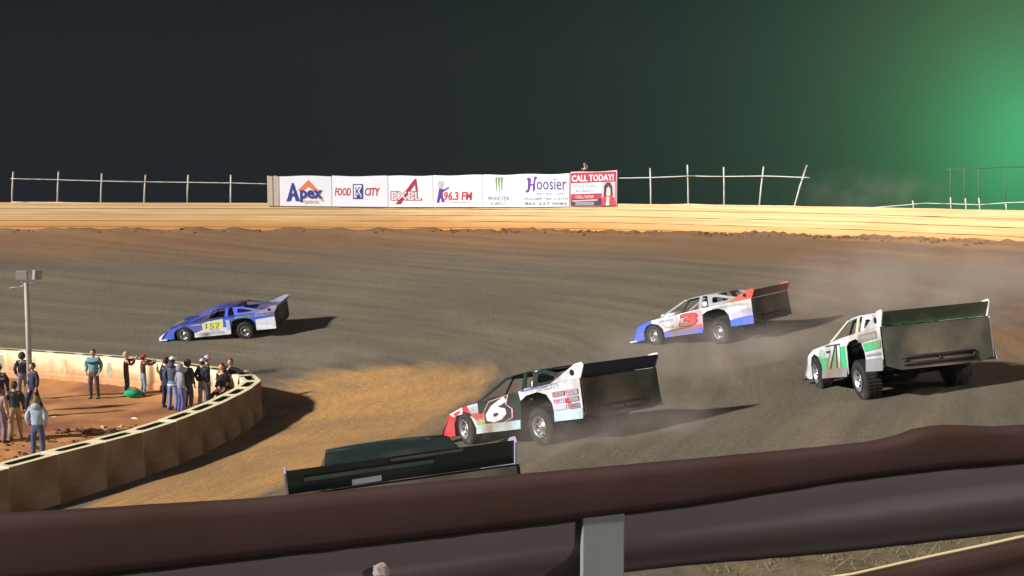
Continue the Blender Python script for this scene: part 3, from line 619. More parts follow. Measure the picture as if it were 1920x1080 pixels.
person(feet(44, 752), 1.72, R(20), 'person in a dark hoodie and grey trousers just left of the pole', (.05, .05, .07), (.15, .14, .2), hood=True, armL='pocket')
person(feet(64, 774), 1.66, R(150), 'person in a dark jacket with legs apart just right of the pole', (.045, .045, .075), (.03, .03, .05), stride=.22, armL='down', armR='pocket', hair=(.06, .04, .03))
person(feet(1, 790), 1.85, R(10), 'person in a navy jacket with a pale band cut by the left picture edge', (.035, .04, .06), (.12, .11, .12), hat=(.55, .6, .6), stripe=(.45, .47, .5))
person(feet(2, 832), 1.66, R(-10), 'person in a tan top and violet grey trousers at the left picture edge', (.33, .25, .19), (.19, .15, .25), hair=(.15, .05, .03))
person(feet(30, 826), 1.74, R(25), 'person in a dark green hoodie and khaki trousers with back turned', (.045, .06, .055), (.30, .21, .125), hair=(.07, .03, .02), shoes=(.18, .06, .04), stride=.08)
person(feet(72, 862), 1.72, R(5), 'person in a light blue hoodie nearest the near side of the barrier', (.30, .37, .46), (.06, .085, .15), hood='down', armL='pocket', armR='pocket', hair=(.14, .11, .05), bulk=1.08)
# spectator behind the red sign
sp = at_y(1097, 304, 61.2)
person(Vector((sp.x, 61.2, sp.z-1.76)), 1.76, R(170), 'dark clothed person looking over the top edge of the red sign', (.04, .03, .035), (.03, .03, .03), hat=(.2, .2, .19), armL='up', group='spectator')
b = MB(); rp = empty('step_platform', Vector((sp.x, 61.4, sp.z-1.78)), 'small plank platform hidden behind the red sign', 'platform'); PLK = mat('plank', (.3, .22, .14), .9)
b.box((0, 0, -.03), (1.2, .8, .06), PLK); b.build('deck', rp)
for a_ in (-.5, .5):
    for c_ in (-.3, .3): b = MB(); b.box((a_, c_, -.75), (.08, .08, 1.38), PLK); b.build('leg', rp)

# small things in the infield -----------------------------------------
p = feet(249, 744, .16); rt = empty('duffel_bag', p, 'small crumpled green bag lying at the feet of the maroon top', 'bag'); b = MB(); v_, f_ = sphere((0, 0, .12), .2, 1.55, .9, .75, 18, 12)
b.add([Vector((q.x+.03*nz(q.x*9, q.z*9), q.y+.03*nz(q.y*9, q.z*7), max(0, q.z+.03*nz(q.x*8, q.y*8)))) for q in v_], f_, cloth('green_bag', (.02, .30, .15)), True); b.build('bag_body', rt); b = MB(); b.tube([(-.2, 0, .22), (-.1, 0, .33), (.1, 0, .33), (.2, 0, .22)], .014, cloth('green_strap', (.02, .2, .1)), 6); b.build('strap', rt)
WOOD = mat('pale_scrap', (.62, .5, .4), .8)
for k, (u, v, ln, a_, lab) in enumerate(((102, 784, .34, .1, 'pale stick lying beside the light blue hoodie'), (252, 786, .42, -.6, 'longest pale stick lying in the middle of the infield'), (192, 802, .3, -1.0, 'pale scrap lying near the dark dirt clump'), (228, 800, .16, 1.2, 'small upright pale chip between two longer sticks'))):
    p = feet(u, v, .12); b = MB(); d = Vector((math.cos(a_), math.sin(a_), .05))*ln*.5; b.v = []; b.tube([-d, Vector((.01, .01, .03)), d], [.028, .036, .022], WOOD, 6); o = b.build('wood_scrap'); o.location = p; tag(o, lab, 'scrap', 'pale scraps on the infield clay')
p = feet(160, 812, .1); b = MB(); CL = mat('dark_clod', (.10, .045, .03), 1, bump=1, scale=12)
for k in range(26):
    q = Vector((random.gauss(0, .32), random.gauss(0, .14), 0)); v_, f_ = sphere(q+Vector((0, 0, .03)), random.uniform(.05, .14), random.uniform(.8, 1.7), 1, random.uniform(.5, .9), 8, 6); b.add([Vector((a.x+.03*nz(a.x*15, a.y*15), a.y, a.z)) for a in v_], f_, CL, False)
o = b.build('dirt_clod'); o.location = p; tag(o, 'dark heap of broken clay behind the near barrier', 'dirt heap')
b = MB()
for k in range(300):
    t = random.uniform(0, 1); x = -14+5.5*t+random.gauss(0, .5); y = 26.5+4.5*random.random()+t*2
    if not inpoly(x, y) or dpoly(x, y) < .5: continue
    r_ = random.uniform(.015, .06); v_, f_ = sphere((x, y, .1+random.uniform(0, .1)), r_, 1.3, 1, .7, 6, 4); b.add(v_, f_, CL)
tag(b.build('clay_crumbs'), 'loose dark crumbs of clay scattered over the infield', 'dirt', kind='stuff')
b = MB(); CK = mat('track_clod', (.15, .09, .05), 1, bump=.6, scale=8)
for k in range(420):
    th = random.uniform(R(20), R(98)); rr = RAD-.25-abs(random.gauss(0, .35)); x = CX+rr*math.cos(th); y = CY+rr*math.sin(th)
    if th > R(88): x = random.uniform(-38, -10); y = 64-.25-abs(random.gauss(0, .35))
    r_ = random.uniform(.02, .075)*(1 if random.random() < .96 else 2.4); v_, f_ = sphere((x, y, gz(x, y)+.06), r_, random.uniform(.8, 1.9), 1, random.uniform(.6, 1), 7, 5); b.add([Vector((a.x, a.y, a.z+.05*nz(a.x*9, a.y*9, a.z*9))) for a in v_], f_, CK)
tag(b.build('clay_clods'), 'clods of brown clay thrown up along the foot of the wall', 'dirt', kind='stuff')

# ------------------------------------------------------------------ race cars
TAILM = mat('dusty_tail', (.034, .033, .026), .8, var=.4, scale=3, dirt=(.12, .095, .065), dirtamt=.5)
def race_car(pix, heading, label, C, pitch=4.8, roll=3.2, zs=1., steer=-8, driver=(.6, .1, .08)):
    """C: colours.  x forward, y left, z up; pix = left rear tyre contact"""
    P0 = ghit(*pix); n = gnormal(P0.x, P0.y); f = Vector((math.cos(R(heading)), math.sin(R(heading)), 0)); f = (f-n*f.dot(n)).normalized(); l_ = n.cross(f)
    Mr = Matrix((f, l_, n)).transposed().to_4x4(); org = P0+f*1.31-l_*.99
    rt = empty('dirt_race_car', Matrix.Translation(org) @ Mr, label, 'race car', 'dirt late model cars racing through the turn')
    piv = Vector((1.3, -.6, .3)); SP = Matrix.Translation(piv) @ Matrix.Rotation(R(roll), 4, 'X') @ Matrix.Rotation(R(pitch), 4, 'Y') @ Matrix.Translation(-piv) @ Matrix.Diagonal((1, 1, zs, 1))
    def part(mb, name, parent=None, bevel=0, sprung=True): return mb.build(name, parent or rt, bevel, T=SP if sprung else None)
    side, top, lower = C['side'], C['top'], C['lower']
    W = .97
    # side panels: fender, door, quarter
    fend = [(2.22, .16), (1.80, .17), (1.76, .45), (1.60, .62), (1.33, .69), (1.04, .62), (.88, .42), (.84, .19), (.84, .80), (1.3, .775), (1.85, .70), (2.12, .52), (2.3, .3)]
    frontp = [(2.3, .14), (1.78, .15), (1.75, .44), (1.58, .63), (1.33, .70), (1.33, .80), (1.9, .70), (2.14, .50), (2.34, .26)]
    frontr = [(1.33, .70), (1.06, .63), (.90, .45), (.86, .20), (.50, .20), (.50, .855), (1.33, .80)]
    door = [(.50, .20), (.50, .855), (-.45, .935), (-.74, .95), (-.78, .75), (-.70, .20)]
    quar = [(-.74, .95), (-.78, .75), (-.98, .84), (-1.35, .88), (-1.62, .80), (-1.76, .60), (-1.80, .27), (-2.62, .27), (-2.66, 1.02), (-1.7, 1.0)]
    for sg in (1, -1):
        for nm, pl, cc in (('front_fender', frontp, C.get('nose', side)), ('fender', frontr, C.get('fender', side)), ('door', door, C.get('door', side)), ('quarter_panel', quar, C.get('quarter', side))):
            b = MB(); b.prism([(x, (W-.0-(.10*max(0, x-1.5)))*sg, z) for x, z in pl], (0, -.012*sg, 0), cc); q = part(b, nm)
    # lower skirts, flared, as separate strips
    for sg in (1, -1):
        for nm, x0, x1, zt, zb in (('rocker_skirt', .86, -.70, .34, .15), ('quarter_skirt', -1.80, -2.64, .43, .22)):
            b = MB(); b.prism([(x0, (W+.006)*sg, zt), (x1, (W+.006)*sg, zt), (x1, (W+.03)*sg, zb), (x0, (W+.03)*sg, zb)], (0, .01*sg, 0), lower if nm[0] == 'r' else C.get('qlower', lower)); part(b, nm)
    # nose
    b = MB(); nw = .93
    xs = [(1.9, .70), (2.14, .55), (2.4, .30), (2.5, .14)]
    V = []; 
    for x, z in xs:
        for y in (-1, -.6, 0, .6, 1): V.append((x-.08*abs(y)**2*1.6, y*nw, z+.02*(1-y*y)))
    b.add(V, [(i*5+k, i*5+k+1, (i+1)*5+k+1, (i+1)*5+k) for i in range(3) for k in range(4)], C.get('nose', side), True); part(b, 'nose')
    b = MB(); b.prism([(2.1, -.98, .13), (2.42, -.96, .13), (2.62, -.5, .13), (2.66, 0, .13), (2.62, .5, .13), (2.42, .96, .13), (2.1, .98, .13)], (0, 0, .035), C.get('split', WHT)); part(b, 'splitter')
    b = MB()
    for k in range(5): b.box((2.33, -.4+k*.2, .36), (.03, .14, .07), BLACK, Matrix.Rotation(R(40), 3, 'Y'))
    part(b, 'grille')
    # hood, decks
    b = MB(); V = []; hs = [(1.9, .70), (1.33, .80), (.8, .845), (.35, .88)]
    for x, z in hs:
        for y in (-1, -.55, 0, .55, 1): V.append((x, y*(W-.01), z+.035*(1-y*y)))
    b.add(V, [(i*5+k, i*5+k+1, (i+1)*5+k+1, (i+1)*5+k) for i in range(3) for k in range(4)], top, True)
    b.box((1.25, .0, .87), (.55, .38, .10), top); part(b, 'hood')
    b = MB()
    for sg in (1, -1): b.add([(.35, .60*sg, .885), (.35, (W-.01)*sg, .885), (-.75, (W-.01)*sg, .955), (-.75, .60*sg, .955)], [(0, 1, 2, 3)], top)
    b.add([(-.75, -W+.01, .955), (-.75, W-.01, .955), (-1.7, W-.01, 1.005), (-1.7, -W+.01, 1.005)], [(0, 1, 2, 3)], top); b.add([(-1.7, -W+.01, 1.005), (-1.7, W-.01, 1.005), (-2.66, W-.01, 1.025), (-2.66, -W+.01, 1.025)], [(0, 1, 2, 3)], top); part(b, 'rear_deck')
    # roof and pillars
    b = MB(); V = []
    for x, z in ((.12, 1.28), (-.1, 1.335), (-.6, 1.36), (-1.15, 1.34)):
        for y in (-.58, -.3, 0, .3, .58): V.append((x, y, z+.02*(1-(y/.58)**2)))
    Vb = [(x, y, z-.025) for x, y, z in V]; Fq = [(i*5+k, i*5+k+1, (i+1)*5+k+1, (i+1)*5+k) for i in range(3) for k in range(4)]
    b.add(V+Vb, Fq+[tuple(20+k for k in f) for f in Fq]+[(k, k+1, 21+k, 20+k) for k in range(4)]+[(15+k, 16+k, 36+k, 35+k) for k in range(4)]+[(i*5, i*5+5, i*5+25, i*5+20) for i in range(3)]+[(i*5+4, i*5+9, i*5+29, i*5+24) for i in range(3)], C.get('roof', top), True); part(b, 'roof')
    pil = C.get('pillar', side)
    for sg in (1, -1):
        b = MB(); b.prism([(1.15, .74*sg, .85), (1.0, .72*sg, .86), (.02, .575*sg, 1.31), (.12, .575*sg, 1.32)], (0, -.035*sg, 0), pil); part(b, 'windscreen_post')
        b = MB(); b.prism([(-.42, .66*sg, .935), (-.56, .66*sg, .945), (-.62, .585*sg, 1.34), (-.5, .585*sg, 1.34)], (0, -.02*sg, 0), pil); part(b, 'door_post')
        # sail panel with an opening
        o_ = [(-.80, 1.335), (-1.15, 1.335), (-2.35, 1.03), (-2.35, 1.0), (-1.0, .96), (-.86, .97)]; i_ = [(-1.0, 1.25), (-1.17, 1.25), (-1.62, 1.13), (-1.6, 1.09), (-1.1, 1.06), (-1.0, 1.08)]
        def yy(x, z): return (.585+.12*(1.335-z)/.37)*sg
        V = [(x, yy(x, z), z) for x, z in o_]+[(x, yy(x, z), z) for x, z in i_]
        if C.get('sail_open', True): F_ = [(k, (k+1) % 6, 6+(k+1) % 6, 6+k) for k in range(6)]
        else: F_ = [(0, 1, 2, 3, 4, 5)]
        b = MB(); b.add(V, F_, C.get('sail', pil)); b.add([(x, y-.015*sg, z) for x, y, z in V], F_, C.get('sail', pil)); part(b, 'sail_panel')
    if C.get('rear_glass'):
        b = MB(); b.prism([(-1.12, -.57, 1.335), (-1.12, .57, 1.335), (-2.34, .69, 1.03), (-2.34, -.69, 1.03)], (0, 0, .012), PK); part(b, 'rear_cover')
        for sg in (1, -1): b = MB(); b.prism([(.05, .58*sg, 1.30), (-.86, .585*sg, 1.335), (-.9, .66*sg, .96), (.35, .68*sg, .90)], (0, -.012*sg, 0), PK); part(b, 'window_net')
    # spoiler with side plates
    SH = C.get('sph', 1.)
    b = MB(); b.prism([(-2.60, -.93, 1.03), (-2.60, .93, 1.03), (-2.60-.18*SH, .93, 1.03+.25*SH), (-2.60-.18*SH, -.93, 1.03+.25*SH)], (-.015, 0, .01), C.get('spoiler', side)); part(b, 'spoiler')
    for sg in (1, -1):
        b = MB(); pl = [(-1.75, 1.0), (-2.55, 1.02+.30*SH), (-2.76, 1.02+.315*SH), (-2.80, 1.02+.25*SH), (-2.66, 1.02)]
        b.prism([(x, .945*sg, z) for x, z in pl], (0, -.015*sg, 0), C.get('plate', side)); q = part(b, 'spoiler_side_plate')
        b = MB(); b.lathe([(.0, 0), (.065*SH, 0)], (-2.45, .9535*sg, 1.02+.14*SH), (0, sg, 0), BLACK, 16); b.build('plate_hole', q, T=SP)
    # rear: bumper, tail, fuel cell, exhaust
    b = MB(); b.tube([(-2.45, -.7, .30), (-2.69, -.62, .30), (-2.69, .62, .30), (-2.45, .7, .30)], .028, BLACK, 8); b.tube([(-2.45, -.7, .42), (-2.69, -.62, .42), (-2.69, .62, .42), (-2.45, .7, .42)], .028, BLACK, 8)
    for y in (-.6, 0, .6): b.tube([(-2.69, y, .30), (-2.69, y, .42)], .022, BLACK, 6)
    part(b, 'rear_bumper')
    b = MB(); b.prism([(-2.655, -.94, .30), (-2.655, -.7, .20), (-2.655, .7, .20), (-2.655, .94, .30), (-2.665, .94, 1.01), (-2.665, -.94, 1.01)], (-.01, 0, 0), C.get('tail', TAILM))
    part(b, 'tail_panel')
    b = MB(); b.box((-2.2, 0, .62), (.6, .72, .36), mat('fuel_cell', (.03, .03, .035), .4)); part(b, 'fuel_cell', bevel=.03)
    b = MB(); b.tube([(-1.0, .55, .35), (-1.9, .6, .3), (-2.35, .72, .33)], .045, CHROME, 10); part(b, 'exhaust')
    # chassis, interior
    b = MB()
    for sg in (1, -1): b.tube([(2.0, .45*sg, .3), (1.0, .5*sg, .24), (-.8, .55*sg, .24), (-1.3, .5*sg, .48), (-2.5, .45*sg, .45)], .03, BLACK, 6)
    b.box((.9, 0, .5), (.9, .62, .5), BLACK); b.box((-.2, 0, .25), (1.7, 1.5, .04), BLACK); b.box((.38, 0, .56), (.03, 1.85, .58), BLACK); b.box((-.80, 0, .58), (.03, 1.2, .64), BLACK)
    for sg in (1, -1): b.box((-1.3, .58*sg, .66), (1.0, .02, .6), BLACK); b.box((1.3, .62*sg, .5), (.9, .02, .5), BLACK)
    b.box((-2.25, 0, .95), (.8, 1.8, .02), BLACK); b.box((-1.82, 0, .64), (.02, 1.86, .66), BLACK); part(b, 'chassis')
    b = MB()
    for sg in (1, -1):
        b.tube([(.32, .55*sg, .3), (.32, .55*sg, .9), (.0, .5*sg, 1.27), (-.7, .5*sg, 1.30), (-.72, .52*sg, .3)], .024, BLACK, 8); b.tube([(-.72, .5*sg, 1.2), (-1.6, .5*sg, .6)], .022, BLACK, 6)
        b.tube([(.32, .6*sg, .7), (-.72, .6*sg, .8)], .022, BLACK, 6)
    b.tube([(-.7, -.5, 1.30), (-.7, .5, 1.30)], .024, BLACK, 8); b.tube([(0, -.5, 1.27), (0, .5, 1.27)], .024, BLACK, 8); part(b, 'roll_cage')
    b = MB(); b.box((-.45, .22, .5), (.5, .46, .1), BLACK); b.box((-.66, .22, .85), (.1, .46, .75), BLACK); part(b, 'seat', bevel=.03)
    b = MB(); v_, f_ = sphere((-.42, .22, 1.06), .14, 1.05, .9, 1.1, 16, 12); b.add(v_, f_, C.get('helmet', WHT), True); v_, f_ = sphere((-.45, .22, .8), .19, .75, 1.05, 1.1, 14, 10); b.add(v_, f_, cloth('suit', (.05, .05, .07)), True); b.tube([(-.42, .4, .88), (-.2, .44, .72), (.05, .32, .76)], [.06, .05, .035], cloth('suit', (.05, .05, .07)), 8); b.tube([(-.42, .04, .88), (-.2, .02, .72), (.05, .12, .76)], [.06, .05, .035], cloth('suit', (.05, .05, .07)), 8)
    b.box((-.3, .22, 1.07), (.05, .17, .05), BLACK); d_ = part(b, 'driver_figure')
    b = MB(); b.lathe([(.13, -.012), (.145, 0), (.13, .012)], (.1, .22, .78), (1, 0, .45), BLACK, 16); part(b, 'steering_wheel')
    # wheels
    for nm, x, y, r_, wd in (('fl', 1.31, .99, .345, .27), ('fr', 1.31, -.99, .345, .27), ('rl', -1.31, 1.0, .37, .33), ('rr', -1.31, -1.0, .375, .35)):
        sg = 1 if y > 0 else -1; st = R(steer) if nm[0] == 'f' else 0; ax = Vector((-math.sin(st)*sg, math.cos(st)*sg, 0)); c0 = Vector((x, y, r_-.012))
        wh = empty('wheel'); wh.parent = rt; wh.location = c0; R3 = None
        b = MB(); b.lathe([(.2, -wd), (r_-.04, -wd), (r_-.008, -wd+.03), (r_, -wd*.7), (r_, -wd*.3), (r_-.008, -.03), (r_-.04, .0), (.215, -.008), (.2, -.03)], (0, 0, 0), ax, RUBBER, 36)
        for k in range(36):      # tread blocks
            a_ = k*math.pi/18; rad = Vector((math.cos(a_)*math.cos(st), math.cos(a_)*math.sin(st), math.sin(a_)))
            for q in (.2, .5, .8): b.box(rad*(r_+.004)-ax*wd*q, (.035, wd*.22, .016), RUBBER, Matrix((rad.cross(ax), ax, rad)).transposed())
        b.build('tyre', wh)
        b = MB(); b.lathe([(.205, -.0), (.21, .004), (.205, .012), (.185, -.004), (.17, -.05), (.13, -.075), (.085, -.055), (.06, -.03), (.0, -.03)], (0, 0, 0), ax, RIM, 32)
        for k in range(8):
            a_ = k*math.pi/4; rad = Vector((math.cos(a_)*math.cos(st), math.cos(a_)*math.sin(st), math.sin(a_))); b.box(rad*.15-ax*.052, (.05, .03, .02), BLACK, Matrix((rad.cross(ax), ax, rad)).transposed())
        b.lathe([(.0, -.01), (.035, -.012), (.04, -.03)], (0, 0, 0), ax, CHROME, 12); b.lathe([(.2, -wd+.02), (.16, -wd+.03), (.0, -wd+.03)], (0, 0, 0), ax, BLACK, 16); b.build('rim', wh)
    b = MB(); b.tube([(-1.31, -.75, .36), (-1.31, .75, .37)], .05, BLACK, 8); b.lathe([(.0, -.12), (.13, -.05), (.13, .05), (.0, .12)], (-1.31, 0, .37), (1, 0, 0), BLACK, 12); part(b, 'rear_axle', sprung=False); b = MB(); b.tube([(1.31, -.8, .33), (1.31, .8, .33)], .03, BLACK, 8); part(b, 'front_axle', sprung=False)
    # graphics on the left side
    lay = [0]
    def decal(pts, m, name='decal', off=None):
        lay[0] += 1; y = W+.003+lay[0]*.0012; bm_ = MB(); bm_.add([(x, y-(.10*max(0, x-1.5)), z) for x, z in pts], [tuple(range(len(pts)))], m); part(bm_, name)
    def txt(body, x0, x1, z0, z1, m, shear=0, bold=0, dz=0, name='lettering'):    # x0 = left edge (towards the nose)
        lay[0] += 1; y = W+.003+lay[0]*.0012; V, F = text_polys(body, shear, bold); bm_ = MB(); bm_.add([(x0+(x1-x0)*a, y, z0+(z1-z0)*c+dz*a) for a, c in V], F, m); part(bm_, name)
    C['art'](decal, txt)
    if C.get('sp_glints'):
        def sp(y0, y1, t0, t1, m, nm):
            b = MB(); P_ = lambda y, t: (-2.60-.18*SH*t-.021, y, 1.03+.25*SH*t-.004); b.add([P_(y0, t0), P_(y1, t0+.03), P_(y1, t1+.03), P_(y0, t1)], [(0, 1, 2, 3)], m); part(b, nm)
        sp(.80, -.25, .50, .68, mat('glint_streak', (.10, .14, .125), .4, var=.5, scale=3), 'stripe'); sp(.42, .18, .05, .30, mat('glint_spot', (.6, .66, .85), .4, var=.3, scale=12), 'painted_glint'); sp(.1, -.5, .86, .99, mat('glint_edge', (.16, .16, .17), .3, var=.6, scale=4), 'stripe')  # pale streaks and spot: highlights on the spoiler put into the colour
    return rt
PW = paint('white', (.68, .69, .74)); PR = paint('red', (.52, .035, .05)); PB = paint('blue', (.06, .13, .66)); PK = mat('paint_black', (.016, .026, .024), .3, spec=.5, coat=.3, dirt=(.06, .055, .045), dirtamt=.3); PG = paint('green', (.04, .50, .20)); PLB = paint('pale_blue', (.42, .56, .62)); PYG = paint('yellow_green', (.55, .58, .05)); PY = paint('yellow', (.75, .72, .06)); PDG = paint('dark_green', (.036, .048, .03)); PPK = paint('pink', (.6, .33, .42)); PRO = paint('red_orange', (.72, .08, .06)); PGR = paint('grey', (.26, .27, .30)); PLV = paint('lavender', (.45, .42, .62)); PDB = paint('dark_blue', (.03, .045, .2)); PMG = paint('mint', (.35, .6, .42))
CW = mat('sticker_white', (.68, .68, .76), .35, var=.05, scale=4, dirt=DUST, dirtamt=.1); CP = mat('sticker_pink', (.62, .34, .45), .4, dirt=DUST, dirtamt=.1); CY_ = mat('sticker_yellow', (.8, .78, .06), .4, dirt=DUST, dirtamt=.1)
def art6(D, T):
    D([(1.32, .79), (1.32, .62), (.98, .55), (.80, .40), (.80, .22), (.86, .22), (1.0, .5), (1.3, .66), (1.75, .6), (1.9, .68)], PW)
    D([(1.0, .62), (.74, .62), (.72, .84), (1.12, .81)], PLB); T('DIRT', 1.08, .76, .66, .76, PGR)
    D([(.72, .60), (.44, .58), (.44, .86), (.70, .85)], PK); D([(.86, .22), (.82, .48), (.52, .48), (.52, .36)], PGR)
    D([(.80, .28), (.76, .42), (.62, .46), (.50, .42), (.52, .31), (.66, .27)], PYG); T('GO', .76, .56, .32, .40, PK)
    D([(.55, .34), (.56, .60), (.30, .84), (-.42, .925), (-.30, .72), (-.50, .60), (-.46, .40), (-.1, .33)], PPK)
    D([(.52, .35), (.53, .60), (.28, .82), (-.38, .91), (-.26, .73), (-.45, .60), (-.42, .42), (-.1, .34)], PK)
    T('6', .48, -.36, .35, .90, PPK, .32, .05, 0, 'race_number'); T('6', .45, -.33,   .365, .885, CW, .32, .03, 0, 'race_number')
    T('FLOOR', -.95, -2.05, .90, .99, PW, .1, .02); D([(-.85, .96), (-.85, .93), (-2.0, .985), (-2.0, 1.0)], PB)
    for z in (.44, .58, .72):
        for x in (-1.82, -2.22): D([(x, z), (x, z+.11), (x-.36, z+.115), (x-.36, z+.005)], PLV if (z*10+x*7) % 2 > 1 else PGR)
    D([(-2.2, .56), (-2.2, .66), (-2.32, .66), (-2.32, .56)], PR); T('RACING', -1.86, -2.5, .74, .82, PR, .1); T('PARTS', -1.86, -2.16, .60, .67, PR); T('TIRES', -2.26, -2.55, .46, .53, PR)
def artG(D, T):
    D([(.86, .22), (.9, .44), (1.06, .62), (1.2, .67), (.9, .60), (.3, .58), (-.2, .75), (-.72, .78), (-.70, .22)], PG)
    T('71', .55, -.45, .30, .84, PK, .15, .09, 0, 'race_number'); T('71', .52, -.42, .33, .81, PW, .15, .02, 0, 'race_number'); 
    D([(1.0, .66), (.92, .58), (.75, .56), (.6, .62), (.6, .74), (.75, .79), (.92, .77)], PMG); D([(.86, .22), (.84, .3), (-.70, .34), (-.70, .22)], PMG)
    D([(-1.0, .87), (-1.05, .98), (-2.5, 1.01), (-2.5, .86)], PGR) if False else None
    D([(-1.5, .80), (-1.58, .94), (-2.5, .97), (-2.5, .83), (-1.7, .79)], PGR); T('MOTORSPORTS', -1.62, -2.46, .85, .91, PW, 0, .01)
    D([(-1.76, .76), (-1.82, .60), (-2.64, .64), (-2.64, .79)], PG)
    for z in (.50, .40, .32): D([(-1.84, z), (-1.84, z+.05), (-2.6, z+.06), (-2.6, z+.01)], PGR)
    T('LUBRICANTS', -1.86, -2.58, .46, .50, PW); T('CHASSIS', -1.86, -2.5, .55, .60, PW)
def art3(D, T):
    D([(.20, .22), (.24, .5), (.05, .84), (-.55, .93), (-.74, .94), (-.78, .75), (-.70, .22)], PPK); D([(.8, .36), (.1, .44), (-.70, .44), (-.70, .32), (.8, .32)], PRO)
    T('3', .22, -.62, .42, .88, PK, .1, .06, 0, 'race_number'); T('3', .18, -.58, .45, .86, PRO, .1, .03, 0, 'race_number'); D([(.84, .35), (.5, .37), (-.3, .42), (-.3, .40), (.5, .34), (.84, .33)], PK)
    T('SERVICE', 1.05, .4, .68, .77, PGR, 0, .01); T('CRANE', .82, .42, .46, .53, PGR); D([(-1.85, .45), (-1.85, .62), (-2.2, .72), (-2.64, .74), (-2.64, .5)], PLV); T('FABRICATION', -1.2, -2.5, .86, .93, PLB, 0, .01)
    D([(-1.80, .27), (-1.80, .43), (-2.64, .5), (-2.64, .27)], PB)
def artB(D, T):
    D([(.45, .30), (.5, .78), (.3, .86), (-.45, .93), (-.38, .36)], CW); D([(.40, .42), (.42, .76), (-.40, .86), (-.36, .46)], CY_); T('157', .36, -.34, .48, .78, PMG, .1, .03, 0, 'race_number'); D([(.86, .2), (.86, .34), (.4, .52), (-.70, .50), (-.70, .2)], CW)
    T('SPEED SHOP', -.95, -2.5, .88, .98, PMG, .1, .02); D([(-1.80, .27), (-1.82, .74), (-2.64, .80), (-2.64, .27)], CW); D([(1.0, .78), (.9, .70), (.5, .72), (.5, .80)], PLV); D([(-.55, .25), (-.55, .85), (-.72, .86), (-.70, .25)], PLB)
def artK(D, T):
    T('21', .5, -.5, .4, .85, PDG, .2, .03, 0, 'race_number'); D([(-1.9, .5), (-1.9, .6), (-2.5, .6), (-2.5, .5)], PGR)
race_car((1018, 836), 127, 'white and red race car with a big white number six on its door', dict(side=PK, top=PK, lower=PLB, nose=PR, fender=PR, door=PK, quarter=PW, qlower=PLB, roof=PK, pillar=PK, sail=PK, spoiler=mat('dark_navy_sheet', (.022, .024, .045), .5), plate=PW, art=art6, split=BLACK, helmet=PW), pitch=3.4, roll=2.8, zs=.9)
race_car((1616, 750), 92, 'green and white race car highest on the banking at far right', dict(side=PW, top=PG, lower=PGR, nose=PW, fender=PW, door=PW, quarter=PW, qlower=PGR, roof=PW, pillar=paint('cream', (.6, .52, .4)), sail=PW, sail_open=True, spoiler=PDG, plate=PW, art=artG, split=BLACK, helmet=PG), steer=-3, zs=.94)
race_car((1352, 645), 133, 'white race car with blue skirts and a red spoiler side plate', dict(side=PW, top=PW, lower=PB, nose=PB, fender=PW, door=PW, quarter=PW, qlower=PB, roof=PGR, pillar=PGR, sail=PGR, spoiler=paint('maroon_brown', (.10, .035, .025)), plate=PRO, art=art3, helmet=PW), pitch=4.4, zs=.92)
race_car((462, 636), 176, 'blue and white race car with a yellow number, farthest left and in front', dict(side=PB, top=PDB, lower=PW, nose=PB, fender=PB, door=PB, quarter=PB, qlower=PW, roof=PDB, pillar=PB, sail=PB, spoiler=PDB, plate=PLV, art=artB, helmet=PB), pitch=2.6, roll=1.5, zs=.86)
race_car((556, 1112), 102, 'black race car closest to the camera, half hidden by the brown rail', dict(side=PK, top=PK, lower=PK, nose=PLV, roof=PK, pillar=PK, sail=PK, sail_open=False, spoiler=PK, plate=PLV, fender=PLV, sp_glints=1, sph=.85, rear_glass=True, art=artK, split=PW, helmet=PDG), pitch=.6, roll=.8, zs=.88)

# ------------------------------------------------------------------ grandstand rails in front of the camera
RA = Vector((-1.15, 2.4)); RB = Vector((1.54, 3.2)); RD = (RB-RA).normalized(); RN = Vector((RD.y, -RD.x))
def rp(u, v, push=0.):
    """point on the upright plane of the rail, pushed away from the stand"""
    d = pray(u, v); o = RA-RN*push; q = Vector((d.x, d.y)); t = (o.x*RN.x+o.y*RN.y)/(q.x*RN.x+q.y*RN.y); return Vector((0, 0, CH))+d*t
BRN = mat('brown_rail_paint', (.052, .030, .028), .9, var=.14, scale=7, bump=.06, dirt=(.042, .024, .014), dirtamt=.5, spec=.08)
def plank(name, parent, st, m, push, thick, Mi, round_=.3):
    """st: (u_top, v_top, v_bottom) stations; rounded board profile"""
    b = MB(); V = []; K = 12
    for (u, vt, vb) in st:
        a = rp(u, vt, push); c = rp(u, vb, push); c = Vector((a.x, a.y, c.z)); mid = (a+c)/2; hh = (a.z-c.z)/2; n3 = Vector((RN.x, RN.y, 0))
        for k in range(K):
            th = 2*math.pi*k/K+math.pi/K; cx, cz = math.cos(th), math.sin(th); e = .38
            V.append(mid+n3*(math.copysign(abs(cx)**e, cx)*thick/2*(1+.05*nz(u*.01, k)))+Vector((0, 0, math.copysign(abs(cz)**e, cz)*hh)))
    n = len(st); F = [(i*K+k, i*K+(k+1) % K, (i+1)*K+(k+1) % K, (i+1)*K+k) for i in range(n-1) for k in range(K)]+[tuple(range(K)), tuple(range((n-1)*K, n*K))]
    b.add(V, F, m, True); return b.build(name, parent, T=Mi)
rr0 = empty('guard_rail', rp(960, 940), 'brown painted stand railing crossing the whole foreground', 'railing'); Mi = rr0.matrix_world.inverted()
us = list(range(-80, 2010, 30))
def lerp_t(tab, u):
    for a, b in zip(tab[:-1], tab[1:]):
        if u <= b[0]: t = (u-a[0])/(b[0]-a[0]); return a[1]+(b[1]-a[1])*t
    return tab[-1][1]
topT = [(-100, 975), (0, 966), (480, 937), (960, 893), (1300, 863), (1560, 838), (1640, 830), (1690, 817), (1730, 802), (1790, 798), (1850, 801), (2050, 796)]
